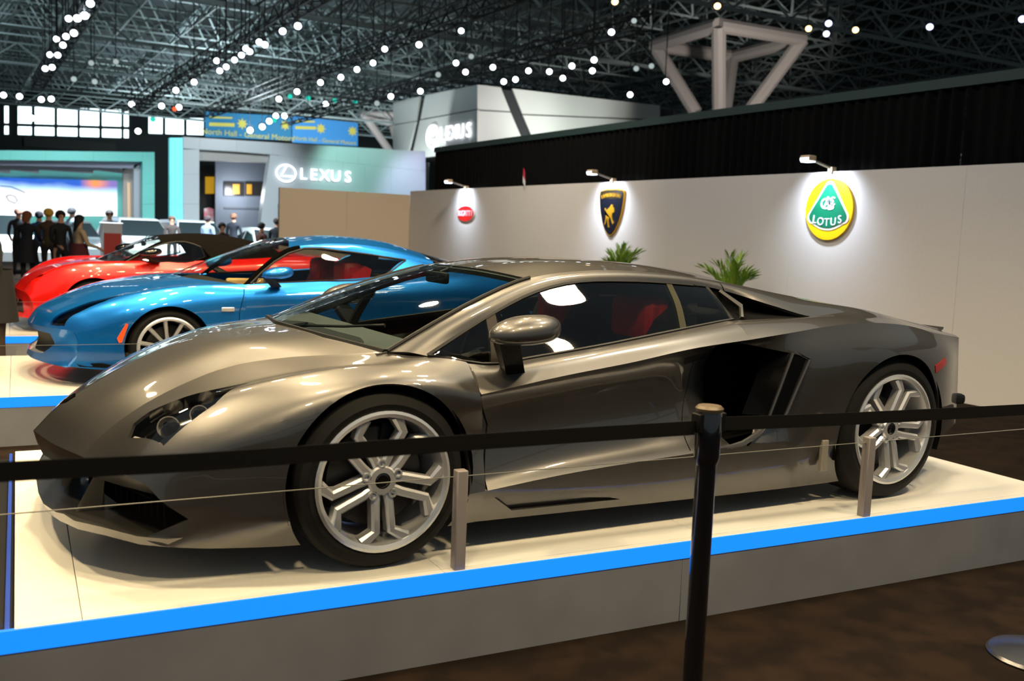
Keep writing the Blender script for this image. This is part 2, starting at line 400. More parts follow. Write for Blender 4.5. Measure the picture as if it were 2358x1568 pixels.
# ------------------------------------------------------------------ the grey wedge-shaped car
def grey_car():
    root = thing('sports_car', 'dark grey metallic wedge-shaped two-door supercar nearest the camera on the cream platform', 'car', (0, 0, 0))
    paint = M('grey_metallic_paint', (90, 88, 86), .38, .85, .9)
    # --- front body, rows from centre line down to sill; (x, w, z)
    A = [
     [(-1.09, 0, .40), (-1.0, 0, .495), (-.89, 0, .567), (-.73, 0, .657), (-.56, 0, .732), (-.40, 0, .777), (-.25, 0, .80), (-.12, 0, .815)],
     [(-1.03, .25, .39), (-.95, .27, .475), (-.85, .28, .553), (-.70, .30, .640), (-.53, .31, .717), (-.37, .34, .765), (-.2, .38, .79), (-.05, .42, .803)],
     [(-.96, .44, .383), (-.88, .44, .465), (-.78, .45, .543), (-.62, .455, .63), (-.44, .48, .70), (-.25, .55, .738), (-.1, .64, .757), (.07, .735, .775)],
     [(-.90, .62, .378), (-.85, .62, .445), (-.77, .62, .53), (-.62, .635, .613), (-.45, .67, .665), (-.25, .73, .713), (-.05, .785, .74), (.16, .785, .765)],
     [(-.84, .76, .37), (-.79, .775, .435), (-.71, .785, .505), (-.58, .80, .585), (-.40, .83, .665), (-.2, .86, .715), (0, .88, .738), (.2, .865, .738), (.40, .832, .733)],
     [(-.80, .81, .355), (-.73, .84, .42), (-.62, .88, .48), (-.45, .925, .555), (-.25, .965, .635), (0, .985, .685), (.2, .972, .675), (.395, .955, .627)],
     [(-.75, .85, .30), (-.66, .88, .345), (-.5, .925, .405), (-.34, .972, .445), (-.1, .99, .48), (.1, .982, .48), (.3, .935, .468), (.435, .905, .46)],
     [(-.668, .872, .236), (-.6, .893, .235), (-.5, .925, .232), (-.34, .968, .225), (0, .98, .23), (.3, .975, .245), (.425, .97, .253)],
     [(-.81, .815, .168), (-.76, .842, .148), (-.65, .865, .130), (-.5, .885, .118), (-.33, .905, .110), (0, .92, .11), (.3, .92, .115), (.42, .918, .118)]]
    S = loft(A, 84, 9, (2, 7))
    V, F = S; nrow = 85
    hood = (V, [f for f in F if f[0]//nrow < 18]); rest = (V, [f for f in F if f[0]//nrow >= 18])
    hood = tidy(*hood); rest = tidy(*rest)
    cut = [(-.985, .20), (-.93, .43)]
    panel('hood', hood, paint, root, join=True)
    rest = circle_out(rest, 0, .33, .362)
    hl = [(-.825, .615), (-.80, .565), (-.745, .565), (-.63, .605), (-.42, .70), (-.56, .775), (-.735, .79)]
    hp = [[hl[0], hl[1], hl[2], hl[6]], [hl[2], hl[3], hl[5], hl[6]], [hl[3], hl[4], hl[5]]]
    lampS = merge(*[inside(rest, p, 0, 1) for p in hp])
    lampS = tidy(*lampS); lampS = clip(lampS[0], lampS[1], lambda v: v[:, 2]-.41)
    top = clip(rest[0], rest[1], lambda v: v[:, 2]-.41); bot = clip(rest[0], rest[1], lambda v: .41-v[:, 2])
    for p in hp: top = outside(top, p, 0, 1)
    rest = tidy(*merge(top, bot))
    ln = [(-.85, .47), (-.62, .515), (-.36, .575), (-.15, .66)]
    hb = half((-.75, .49), (-.2, .61), 0, 2)
    panel('front_bumper', clip(rest[0], rest[1], lambda v: -hb(v)), paint, root)
    panel('front_fender', clip(rest[0], rest[1], hb), paint, root)
    for o in panel('headlight_lens', lampS, lens_m, root, thick=0):
        s = -1 if sum(v.co.y for v in o.data.vertices) < 0 else 1
        W = [(v.co.x*.985-.008, v.co.y*.985, v.co.z-.05) for v in o.data.vertices]
        F_ = [tuple(p.vertices) for p in o.data.polygons]; bucket = obj('headlight_bucket', W, F_, gloss_m, o)
        bm = bmesh.new(); bm.from_mesh(o.data); e = [x for x in bm.edges if x.is_boundary]; m = MB()   # rim walls of the bucket
        for x in e:
            a, b = x.verts; m.add([a.co[:], b.co[:], (b.co.x*.985-.008, b.co.y*.985, b.co.z-.05), (a.co.x*.985-.008, a.co.y*.985, a.co.z-.05)], [(0, 1, 2, 3)])
        bm.free(); m.build('headlight_wall', gloss_m, o, fix=False)
        r = MB()
        for (x, w_, z, rad) in ((-.70, .665, .52, .036), (-.60, .69, .565, .03)):
            r.lathe([(rad*.3, .03), (rad*.8, .012), (rad, -.012), (rad*1.1, -.012)], 16, 'y', (x, s*w_-.0, z))
        r.bar((-.80, s*.60, .47), (-.74, s*.76, .475), .008); r.bar((-.66, s*.775, .52), (-.5, s*.75, .60), .006)
        r.build('headlight_reflector', M('reflector_silver', (214, 210, 204), .3, .5), o)
    # --- nose lip under the hood edge
    e0 = [a[0] for a in A[:7]]; e1 = [(-1.055, 0, .30), (-.995, .25, .302), (-.925, .45, .308), (-.86, .62, .312), (-.80, .745, .315), (-.76, .80, .308), (-.735, .845, .29)]
    panel('nose_lip', loft([e0, [tuple((np.array(a)+np.array(b))/2+np.array([-.004, 0, 0])) for a, b in zip(e0, e1)], e1], 40, 3), paint, root, join=True, ref=(0, 0, .35))
    bdg = MB(); bdg.add([(-.965+a*.84, b, .5205+a*.55) for a, b in ((-.035, 0), (-.012, .026), (.03, .03), (.036, 0), (.03, -.03), (-.012, -.026))]+[(-.960+a*.84, b, .512+a*.55) for a, b in ((-.035, 0), (-.012, .026), (.03, .03), (.036, 0), (.03, -.03), (-.012, -.026))], [(5, 4, 3, 2, 1, 0)]+[(k, (k+1) % 6, 6+(k+1) % 6, 6+k) for k in range(6)]); bdg.build('hood_badge', gloss_m, root)
    # black air-intake cavity, splitter and vanes
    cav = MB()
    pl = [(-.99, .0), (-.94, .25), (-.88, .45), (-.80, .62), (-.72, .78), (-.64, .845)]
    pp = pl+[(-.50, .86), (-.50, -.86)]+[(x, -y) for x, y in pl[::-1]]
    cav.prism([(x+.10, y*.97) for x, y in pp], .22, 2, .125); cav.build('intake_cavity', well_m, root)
    for s in (-1, 1):
        gr = MB()
        for k in range(9): gr.bar((-.83+.0125*k, s*(.34+.055*k), .19), (-.83+.0125*k, s*(.34+.055*k), .33), .004, 4)
        gr.bar((-.86, s*.30, .26), (-.70, s*.82, .26), .005, 4)
        gr.build('intake_grille', black_m, root)
    spo = [(-1.075, 0), (-1.07, .2), (-1.045, .42), (-1.025, .5), (-1.0, .60), (-.92, .715), (-.825, .815), (-.74, .86)]
    full = spo+[(-.55, .88), (-.55, -.88)]+[(x, -y) for x, y in spo[::-1]]
    # lower lip curves up towards its corners
    zl = lambda y: .135+.045*min(1, abs(y)/.5)**2-.02*max(0, abs(y)-.72)/.14
    sv = []
    for (x, y) in full: sv.append((x, y, zl(y)+.012))
    for (x, y) in full: sv.append((x+.012, y*.985, zl(y)-.022))
    n = len(full)
    obj('front_splitter', sv, [(i, (i+1) % n, n+(i+1) % n, n+i) for i in range(n)]+[tuple(range(n-1, -1, -1)), tuple(range(n, 2*n))], paint, root, 20)
    for s in (-1, 1):
        m = MB(); vq = [(-.925, .31), (-.99, .152), (-.885, .165), (-.885, .30)]; m.add([(x, s*(.475-.38*(.31-z)), z) for x, z in vq]+[(x+.01, s*(.450-.38*(.31-z)), z) for x, z in vq], [(0, 1, 2, 3), (7, 6, 5, 4), (0, 4, 5, 1), (1, 5, 6, 2), (2, 6, 7, 3), (3, 7, 4, 0)]); m.build('intake_vane', paint, root)
        m = MB(); m.prism([(-.886, .245), (-.886, .185), (-.835, .20)], .02, 1, s*.47-.01); m.build('intake_vane', paint, root)
        m = MB(); b = [(-.755, s*.835, .33), (-.735, s*.845, .33), (-.645, s*.872, .236), (-.665, s*.862, .236)]
        m.add(b+[(x+.05, y*.90, z) for x, y, z in b], [(0, 1, 2, 3), (7, 6, 5, 4), (0, 4, 5, 1), (1, 5, 6, 2), (2, 6, 7, 3), (3, 7, 4, 0)]); m.build('intake_edge', paint, root)
    # --- door and sill side
    B = [
     [(.42, .918, .118), (.8, .92, .112), (1.3, .924, .105), (1.75, .928, .10)],
     [(.425, .97, .253), (.785, .972, .288), (1.2, .972, .312), (1.5, .977, .328), (1.75, .985, .35)],
     [(.43, .935, .30), (.8, .925, .335), (1.2, .915, .36), (1.5, .90, .385), (1.64, .86, .395), (1.75, .80, .41)],
     [(.435, .905, .46), (.8, .89, .475), (1.2, .872, .49), (1.45, .852, .505), (1.62, .80, .52), (1.75, .70, .53)],
     [(.392, .945, .615), (.776, .935, .665), (1.1, .928, .705), (1.43, .918, .75), (1.58, .89, .765), (1.75, .80, .782)],
     [(.395, .956, .63), (.776, .957, .69), (1.1, .957, .733), (1.43, .96, .785), (1.75, .965, .818)],
     [(.40, .90, .695), (.776, .902, .74), (1.1, .90, .785), (1.43, .893, .832), (1.75, .885, .872)],
     [(.40, .832, .733), (.502, .832, .723), (.682, .832, .743), (1.073, .822, .79), (1.462, .803, .843), (1.75, .80, .886)]]
    S = loft(B, 70, 7, (1, 5)); V, F = S; nr = 71
    skirt = tidy(V, [f for f in F if f[0]//nr < 7]); door = tidy(V, [f for f in F if f[0]//nr >= 7])
    openp = [[(1.665, .785), (1.80, .80), (1.80, .33), (1.66, .345)]]
    for p in openp: door = outside(door, p)
    scal = [(.468, .222), (.568, .150), (1.10, .142), (1.02, .162), (.75, .19)]
    sc_in = inside(skirt, scal[:2]+scal[2:]); skirt = outside(skirt, scal)
    skirtA = skirt
    v, f = sc_in; v = v.copy(); v[:, 1] -= .022; panel('skirt_scoop', (v, f), paint, root, thick=0)
    door = seam(door, [(.43, .25), (.452, .46), (.455, .50), (.40, .615), (.392, .64)], .008)
    dl = half((.43, .25), (.452, .46), 0, 2)
    door = seam(door, [(1.50, .755), (1.505, .60), (1.46, .43), (1.44, .335)], .005)
    panel('door', door, paint, root)
    hnd = inside(S, [(1.42, .735), (1.60, .757), (1.60, .728), (1.44, .705)]); v, f = hnd; v = v.copy(); v[:, 1] += .003
    panel('door_handle', (v, f), black_m, root, thick=.004)
    # --- rear quarter
    Cc = [
     [(1.75, .928, .10), (2.1, .93, .098), (2.34, .925, .097), (2.7, .95, .12), (3.05, .93, .20), (3.46, .80, .30)],
     [(1.75, .985, .35), (2.0, .985, .335), (2.33, .99, .33), (2.7, 1.0, .36), (3.1, .965, .42), (3.47, .79, .43)],
     [(1.75, .80, .53), (1.9, .93, .55), (2.05, 1.0, .56), (2.45, 1.014, .57), (2.8, 1.012, .58), (3.1, .965, .575), (3.46, .79, .56)],
     [(1.75, .88, .78), (1.92, .96, .762), (2.06, 1.0, .752), (2.5, 1.012, .765), (2.8, 1.005, .765), (3.1, .95, .735), (3.48, .765, .70)],
     [(1.75, .965, .818), (2.0, .972, .847), (2.2, .972, .870), (2.45, .955, .884), (2.8, .925, .868), (3.15, .86, .815), (3.5, .745, .772)],
     [(1.75, .885, .872), (2.0, .87, .886), (2.2, .85, .898), (2.45, .83, .902), (2.8, .80, .89), (3.15, .76, .838), (3.51, .70, .785)],
     [(1.75, .80, .886), (2.0, .79, .892), (2.2, .785, .896), (2.40, .765, .905), (2.8, .70, .915), (3.15, .66, .857), (3.52, .62, .795)]]
    S = loft(Cc, 70, 8, (1, 4)); S = circle_out(S, 2.7, .354, .378)
    hole = [(1.72, .80), (1.985, .752), (2.005, .70), (1.87, .45), (1.76, .335), (1.72, .335)]
    S = outside(S, hole)
    V, F = S
    panel('side_skirt', tidy(*merge(skirtA, inside(S, [(1.7, .0), (2.36, .0), (2.36, .336), (1.7, .352)]))), paint, root)
    panel('rear_fender', outside(S, [(1.7, .0), (2.36, .0), (2.36, .334), (1.7, .350)]), paint, root)
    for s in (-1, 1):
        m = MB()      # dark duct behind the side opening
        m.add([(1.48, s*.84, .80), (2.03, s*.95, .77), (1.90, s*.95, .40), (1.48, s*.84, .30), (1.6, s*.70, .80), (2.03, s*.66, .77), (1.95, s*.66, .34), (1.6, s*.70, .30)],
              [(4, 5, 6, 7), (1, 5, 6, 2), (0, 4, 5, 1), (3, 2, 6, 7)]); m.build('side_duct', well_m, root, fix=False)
        fn = [(1.985, .754), (2.068, .722), (1.935, .462), (1.862, .47)]; m = MB()
        V_ = [(x, s*1.012, z) for x, z in fn]+[(x-.05, s*.87, z-.01) for x, z in fn]
        m.add(V_, [(0, 1, 2, 3), (7, 6, 5, 4), (0, 4, 5, 1), (1, 5, 6, 2), (2, 6, 7, 3), (3, 7, 4, 0)]); m.build('intake_blade', gloss_m, root)
        m = MB(); e = [(1.975, s*1.014, .762), (2.07, s*1.016, .727), (1.94, s*1.012, .462)]; m.tube(e, .009, 6); m.tube([(1.97, s*1.008, .757), (1.858, s*1.0, .468)], .008, 6); m.build('blade_edge', paint, root)
        m = MB(); m.tube([(1.60, s*.968, .336), (1.66, s*.978, .338), (1.72, s*.985, .350), (1.80, s*.993, .39), (1.87, s*.998, .45)], [.004, .012, .014, .013, .008], 8); m.build('intake_lip', paint, root)
        m = MB(); m.bbox(2.22, 2.26, min(s*.975, s*.997), max(s*.975, s*.997), .18, .33, .004); m.build('skirt_vent', M('vent_silver', (170, 162, 150), .4, .5), root)
    # side marker on the rear corner
    mk = inside(S, [(2.985, .665), (3.10, .70), (3.115, .665), (3.0, .625)]); v, f = mk; v = v.copy(); v[:, 1] += .003
    panel('side_marker', (v, f), M('red_marker', (150, 30, 26), .3), root, thick=.004)
    # --- greenhouse
    rail = [(.09, .755, .778), (.31, .70, .879), (.538, .63, .969), (.817, .56, 1.056), (1.138, .535, 1.094), (1.507, .535, 1.092), (1.95, .545, 1.050), (2.3, .545, .998), (2.65, .54, .95), (3.16, .54, .862), (3.52, .54, .798)]
    wtop = [(.24, .80, .763), (.408, .74, .838), (.615, .68, .928), (.809, .63, .997), (.98, .60, 1.034), (1.346, .58, 1.05), (1.6, .58, 1.042), (1.80, .59, 1.030), (1.93, .61, 1.005), (2.14, .70, .945), (2.33, .775, .899)]
    low = wtop+[(2.45, .755, .907), (2.8, .70, .915), (3.15, .66, .857), (3.52, .62, .796)]
    r_ = curve(rail, 90); l_ = curve(low, 90); mid = (r_+l_)/2; dz = np.linspace(0, 1, 91)
    mid[:, 1] += .012; mid[:, 2] += .008
    S = loft([r_, mid, l_], 90, 4)
    fr = half((1.96, 0), (1.96, 1), 0, 1)
    S = seam(S, [(1.875, 1.08), (1.90, 1.0)], .006)
    panel('roof_rail', S, paint, root, thick=.016)
    gap = [(.16, .785, .765), (.24, .80, .763)]
    def sub(c, a, b): 
        i = [k for k in range(len(c)) if a-1e-6 <= c[k][0] <= b+1e-6]; return [tuple(c[k]) for k in i]
    railw = curve(rail, 200)
    ws_side = sub(railw, .09, .83); ws_side = ws_side[::6]+[ws_side[-1]]
    wc = curve([(-.12, 0, .815), (.10, 0, .897), (.32, 0, .972), (.54, 0, 1.04), (.72, 0, 1.086)], 20)
    wm = curve([(-.05, .42, .803), (.16, .39, .888), (.36, .36, .962), (.58, .33, 1.032), (.745, .30, 1.080)], 20)
    panel('windshield', loft([wc, wm, ws_side], 40, 8), glass_m, root, thick=0, join=True)
    fr_ = MB(); fr_.tube([(x, y, z+.004) for x, y, z in ws_side], .008, 6); fr_.tube([(x, -y, z+.004) for x, y, z in ws_side], .008, 6)
    fr_.tube([(-.05+.14*(abs(t)/.42-1)*(abs(t) > .42)*1.3 if abs(t) > .42 else -.12+.07*abs(t)/.42, t, .815-.012*abs(t)/.42 if abs(t) < .42 else .803-.028*(abs(t)-.42)/.32) for t in np.linspace(-.735, .735, 25)], .012, 6)
    fr_.build('windshield_seal', black_m, root)
    cowl = loft([[(-.13, 0, .80), (-.06, .42, .788), (.075, .735, .762)], [(.10, 0, .79), (.16, .40, .78), (.26, .74, .75)]], 20, 4)
    panel('cowl', cowl, black_m, root, join=True, thick=0, ref=(0, 0, 0))
    wp = MB(); wp.tube([(-.02, -.1, .815), (.06, -.35, .835), (.16, -.55, .86)], .006, 5); wp.tube([(-.05, .0, .80), (-.02, -.1, .818)], .012, 6); wp.build('wiper', black_m, root)
    # roof skin
    rr_ = sub(railw, .817, 1.95); rr_ = [(.817, .56, 1.056)]+rr_[::8]+[(1.95, .545, 1.05)]
    rc = [(.72, 0, 1.086), (1.0, 0, 1.120), (1.3, 0, 1.134), (1.6, 0, 1.125), (1.95, 0, 1.09)]
    rm = [(.745, .30, 1.080), (1.02, .30, 1.115), (1.3, .30, 1.128), (1.6, .30, 1.119), (1.95, .30, 1.084)]
    panel('roof', loft([rc, rm, rr_], 40, 8), paint, root, join=True)
    hdr = loft([[(.70, 0, 1.074), (.725, .30, 1.069), (.80, .555, 1.046)], [(.90, 0, 1.10), (.92, .3, 1.095), (.96, .54, 1.068)]], 16, 2); panel('sun_visor', hdr, seatblk_m, root, join=True, thick=.02)
    # engine cover with slats between the buttresses
    ec = [(1.95, 0, 1.085), (2.3, 0, 1.005), (2.65, 0, .93), (3.16, 0, .85), (3.52, 0, .79)]
    rl2 = [(1.95, .545, 1.050), (2.3, .545, .998), (2.65, .54, .95), (3.16, .54, .862), (3.52, .54, .798)]
    panel('engine_cover', loft([ec, [tuple((np.array(a)+np.array(b))/2+np.array([0, 0, -.015])) for a, b in zip(ec, rl2)], rl2], 30, 5), gloss_m, root, join=True)
    for k in range(4):
        x = 2.05+.25*k; z = 1.00-.225*(x-1.95)*1.0
        m = MB(); m.bbox(x, x+.20, -.36, .36, z-.012, z+.012, .005); m.build('engine_slat', gloss_m, root)
    # tail
    te = [c[-1] for c in Cc]+[(3.52, .54, .798), (3.525, 0, .79)]
    tv = [(x, y, z) for x, y, z in te]+[(x, -y, z) for x, y, z in te[:-1][::-1]]
    obj('rear_fascia', tv, [tuple(range(len(tv)))], gloss_m, root)
    m = MB(); m.add([(3.40, -.62, .79), (3.40, .62, .79), (3.56, .60, .815), (3.56, -.60, .815), (3.40, -.62, .77), (3.40, .62, .77), (3.555, .60, .80), (3.555, -.60, .80)], [(0, 1, 2, 3), (7, 6, 5, 4), (0, 4, 5, 1), (1, 5, 6, 2), (2, 6, 7, 3), (3, 7, 4, 0)]); m.build('rear_spoiler', paint, root)
    for s in (-1, 1): m = MB(); m.bbox(3.40, 3.54, min(s*.45, s*.80), max(s*.45, s*.80), .40, .46, .02); m.build('diffuser_corner', black_m, root)
    # --- side glass, pillars
    g_top = [p for p in wtop[:8]]; g_low = [(.24, .80, .763), (.372, .822, .740), (.502, .832, .723), (.682, .832, .743), (1.073, .822, .79), (1.462, .803, .843), (1.79, .80, .890)]
    t_ = curve(g_top, 60); b_ = curve(g_low, 60); mm = (t_+b_)/2; mm[:, 1] += .015
    for c in (t_, b_, mm): c[:, 1] -= .006
    S = loft([t_, mm, b_], 60, 5)
    pil = [[(.50, .70), (.545, .70), (.60, .95), (.555, .95)], [(1.462, .80), (1.495, .80), (1.60, 1.06), (1.567, 1.06)]]
    fg = S
    for p in pil: fg = outside(fg, p)
    qd = half((1.48, .80), (1.583, 1.06), 0, 2)
    panel('side_window', clip(fg[0], fg[1], qd), dark_glass_m, root, thick=0); panel('quarter_window', clip(fg[0], fg[1], lambda v: -qd(v)), dark_glass_m, root, thick=0)
    for i, p in enumerate(pil):
        v, f = inside(S, p); v = v.copy(); v[:, 1] += .004; panel('window_post', (v, f), [M('post_taupe', (44, 40, 36), .6, spec=.1), M('post_olive', (44, 44, 30), .6, spec=.1)][i], root, thick=.02)
    for s in (-1, 1):
        m = MB(); m.tube([(x, s*(y-.002), z) for x, y, z in list(t_[::3])+list(b_[::-3])], .010, 5); m.build('window_seal', black_m, root)
    # black engine-air recess behind the quarter window
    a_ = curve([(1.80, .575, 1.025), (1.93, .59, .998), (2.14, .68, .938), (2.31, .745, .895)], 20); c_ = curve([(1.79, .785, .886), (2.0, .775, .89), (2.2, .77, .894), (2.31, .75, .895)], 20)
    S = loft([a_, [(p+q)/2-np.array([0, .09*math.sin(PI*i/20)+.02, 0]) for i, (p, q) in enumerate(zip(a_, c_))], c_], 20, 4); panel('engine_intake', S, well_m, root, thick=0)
    for s in (-1, 1):
        m = MB(); m.tube([(1.87, s*.60, 1.01), (1.93, s*.69, .945), (1.865, s*.775, .893)], .012, 6); m.build('intake_trim', paint, root)
    for s in (-1, 1): mirror(root, .565, s, .985, .868, paint, black_m, 1.0, (.565, .86, .70))
    # --- tub, cabin
    tub = MB(); tub.box(-.70, 3.40, -.58, .58, .135, .34); tub.box(.44, 2.28, -.90, .90, .13, .26); tub.box(3.1, 3.44, -.72, .72, .22, .60); tub.build('underbody', well_m, root)
    wl = MB(); wl.box(1.68, 1.74, -.60, .60, .3, .90); wl.build('bulkhead', seatblk_m, root)
    d = MB(); d.prism([(.0, .55), (.05, .77), (.25, .80), (.50, .73), (.52, .60), (.40, .5)], 1.50, 1, -.75); d.build('dashboard', M('dashboard_grey', (52, 52, 50), .6), root)
    for s in (-1, 1): seat(root, 1.28, s*.36, seatblk_m, M('seat_red', (200, 30, 20), .5), .42, .28)
    st = MB(); ring = [(.70+.05*math.sin(t)*.9, -.36+.17*math.cos(t), .70+.17*math.sin(t)) for t in np.linspace(0, 2*PI, 25)]; st.tube(ring, .014, 6); st.bar((.56, -.36, .66), (.70, -.36, .70), .03); st.build('steering_wheel', black_m, root)
    rv = MB(); rv.bbox(.63, .66, -.11, .11, 1.0, 1.055, .012); rv.bar((.66, 0, 1.05), (.74, 0, 1.08), .01); rv.build('rear_view_mirror', black_m, root)
    well(root, 0, .33, .37, .58, .965); well(root, 2.7, .354, .392, .58, .985)
    for s in (-1, 1):
        wheel(root, 0, .331, s, .331, .256, .978, .245, 'ysplit', silver_m, -PI/2+(.05 if s < 0 else .3))
        wheel(root, 2.7, .3545, s, .3545, .270, 1.002, .32, 'ysplit', silver_m, -PI/2+.18)
    return root
grey_car()

# ------------------------------------------------------------------ the two cars behind
def rear_car(root, D, paint, glass, sideglass, pillar_m, roof_m, style, seats):
    S = loft(D['A'], 60, 7); V, F = S; nr = 61
    kh = D['hood_rows']*7
    hood = tidy(V, [f for f in F if f[0]//nr < kh]); fen = tidy(V, [f for f in F if f[0]//nr >= kh])
    cx, cz, R, aR = D['wheel']
    fen = circle_out(fen, cx, cz, aR)
    hp = D['hl']; lampS = None
    for q in hp:
        part = inside(fen, q, 0, 1); lampS = part if lampS is None else merge(lampS, part)
    lampS = clip(*tidy(*lampS), lambda v: v[:, 2]-D['hlz']); top = clip(fen[0], fen[1], lambda v: v[:, 2]-D['hlz']); bot = clip(fen[0], fen[1], lambda v: D['hlz']-v[:, 2])
    for q in hp: top = outside(top, q, 0, 1)
    fen = tidy(*merge(top, bot))
    fen = seam(fen, D['seam'], .006)
    panel('hood', hood, paint, root, join=True)
    panel('front_fender', fen, paint, root)
    for o in panel('headlight_lens', lampS, lens_m, root, thick=0):
        W = [(v.co.x*1.0+.012, v.co.y*.985, v.co.z-.028) for v in o.data.vertices]
        obj('headlight_bucket', W, [tuple(p.vertices) for p in o.data.polygons], gloss_m, o)
    # nose face with the mouth cut out
    e0 = [a[0] for a in D['A']]; ch = D['chin']
    mid = [tuple(np.array(a)*.5+np.array(b)*.5+np.array([.03, 0, 0])) for a, b in zip(e0, ch)]
    face = loft([e0, mid, ch], 50, 5); ms = inside(face, D['mouth'], 1, 2); face = outside(face, D['mouth'], 1, 2)
    panel('front_bumper', face, paint, root, join=True, ref=(0, 0, .3))
    v, f = ms; v = v.copy(); v[:, 0] += .05; panel('grille', (v, f), black_m, root, join=True, thick=0, ref=(0, 0, .3))
    tub = MB(); tub.box(-.55, 3.2, -.55, .55, .12, .36); tub.box(.42, 2.2, -.85, .85, .12, .26); tub.build('underbody', well_m, root)
    S = loft(D['B'], 60, 7); S = circle_out(S, D['rx'], cz+.01, aR+.02)
    dl = half((D['A'][-1][-1][0]+.9, 0), (D['A'][-1][-1][0]+.95, 1), 0, 2)
    panel('door', clip(S[0], S[1], dl), paint, root); panel('rear_fender', seam(clip(S[0], S[1], lambda v: -dl(v)), [(1.6, .1), (1.66, .9)], .001), paint, root)
    # glasshouse
    panel('windshield', loft(D['ws'], 30, 8), glass, root, join=True, thick=0)
    panel('roof', loft(D['roof'], 40, 8), roof_m, root, join=True)
    t_, l_ = curve(D['rail'], 60), curve(D['wtop'], 60)
    S = loft([t_, (t_+l_)/2+np.array([0, .008, .006]), l_], 60, 3); q = half((D['apx'], 0), (D['apx'], 1), 0, 1)
    panel('a_pillar' if False else 'windshield_pillar', clip(S[0], S[1], q), pillar_m, root); panel('roof_side', clip(S[0], S[1], lambda v: -q(v)), roof_m, root)
    a, b = curve(D['wtop'][:D['wn']], 40), curve(D['wlow'], 40); m_ = (a+b)/2; m_[:, 1] += .012
    panel('side_window', loft([a, m_, b], 40, 4), sideglass, root, thick=0)
    panel('rear_quarter', loft(D['quarter'], 30, 6), D.get('qm', paint), root)
    panel('rear_deck', loft(D['deck'], 30, 6), D.get('dm', gloss_m), root, join=True)
    for s in (-1, 1): m = MB(); m.tube([(x, s*(y-.004), z) for x, y, z in list(a[::4])+list(b[::-4])], .009, 5); m.build('window_seal', black_m, root)
    te = [c[-1] for c in D['B']]; tv = te+[(x, -y, z) for x, y, z in te[::-1]]; obj('rear_fascia', tv, [tuple(range(len(tv)))], paint, root)
    well(root, cx, cz, aR+.012, .5, .86); well(root, D['rx'], cz+.01, aR+.035, .5, .86)
    for s in (-1, 1):
        wheel(root, cx, R+.002, s, R, R*.78, D['ww'], .21, style, D['rim'], -PI/2+.12); wheel(root, D['rx'], R+.012, s, R+.01, R*.79, D['ww'], .24, style, D['rim'], -PI/2+.4)
    for s in (-1, 1): seat(root, D['sx'], s*.34, seats[0], seats[1], .42, .26)
    d = MB(); d.prism(D['dash'], 1.36, 1, -.68); d.build('dashboard', seatblk_m, root)
    bk = MB(); bk.box(D['sx']+.45, D['sx']+.50, -.66, .66, .3, .86); bk.build('bulkhead', seatblk_m, root)
    st = MB(); st.tube([(D['sx']-.48+.045*math.sin(t), -.34+.165*math.cos(t), .70+.165*math.sin(t)) for t in np.linspace(0, 2*PI, 21)], .014, 6); st.build('steering_wheel', black_m, root)
    rv = MB(); rv.bbox(D['mx'][0]-.02, D['mx'][0]+.01, -.1, .1, D['mx'][1]-.055, D['mx'][1], .012); rv.bar((D['mx'][0], 0, D['mx'][1]), (D['mx'][0]+.06, 0, D['mx'][1]+.05), .008); rv.build('rear_view_mirror', black_m, root)

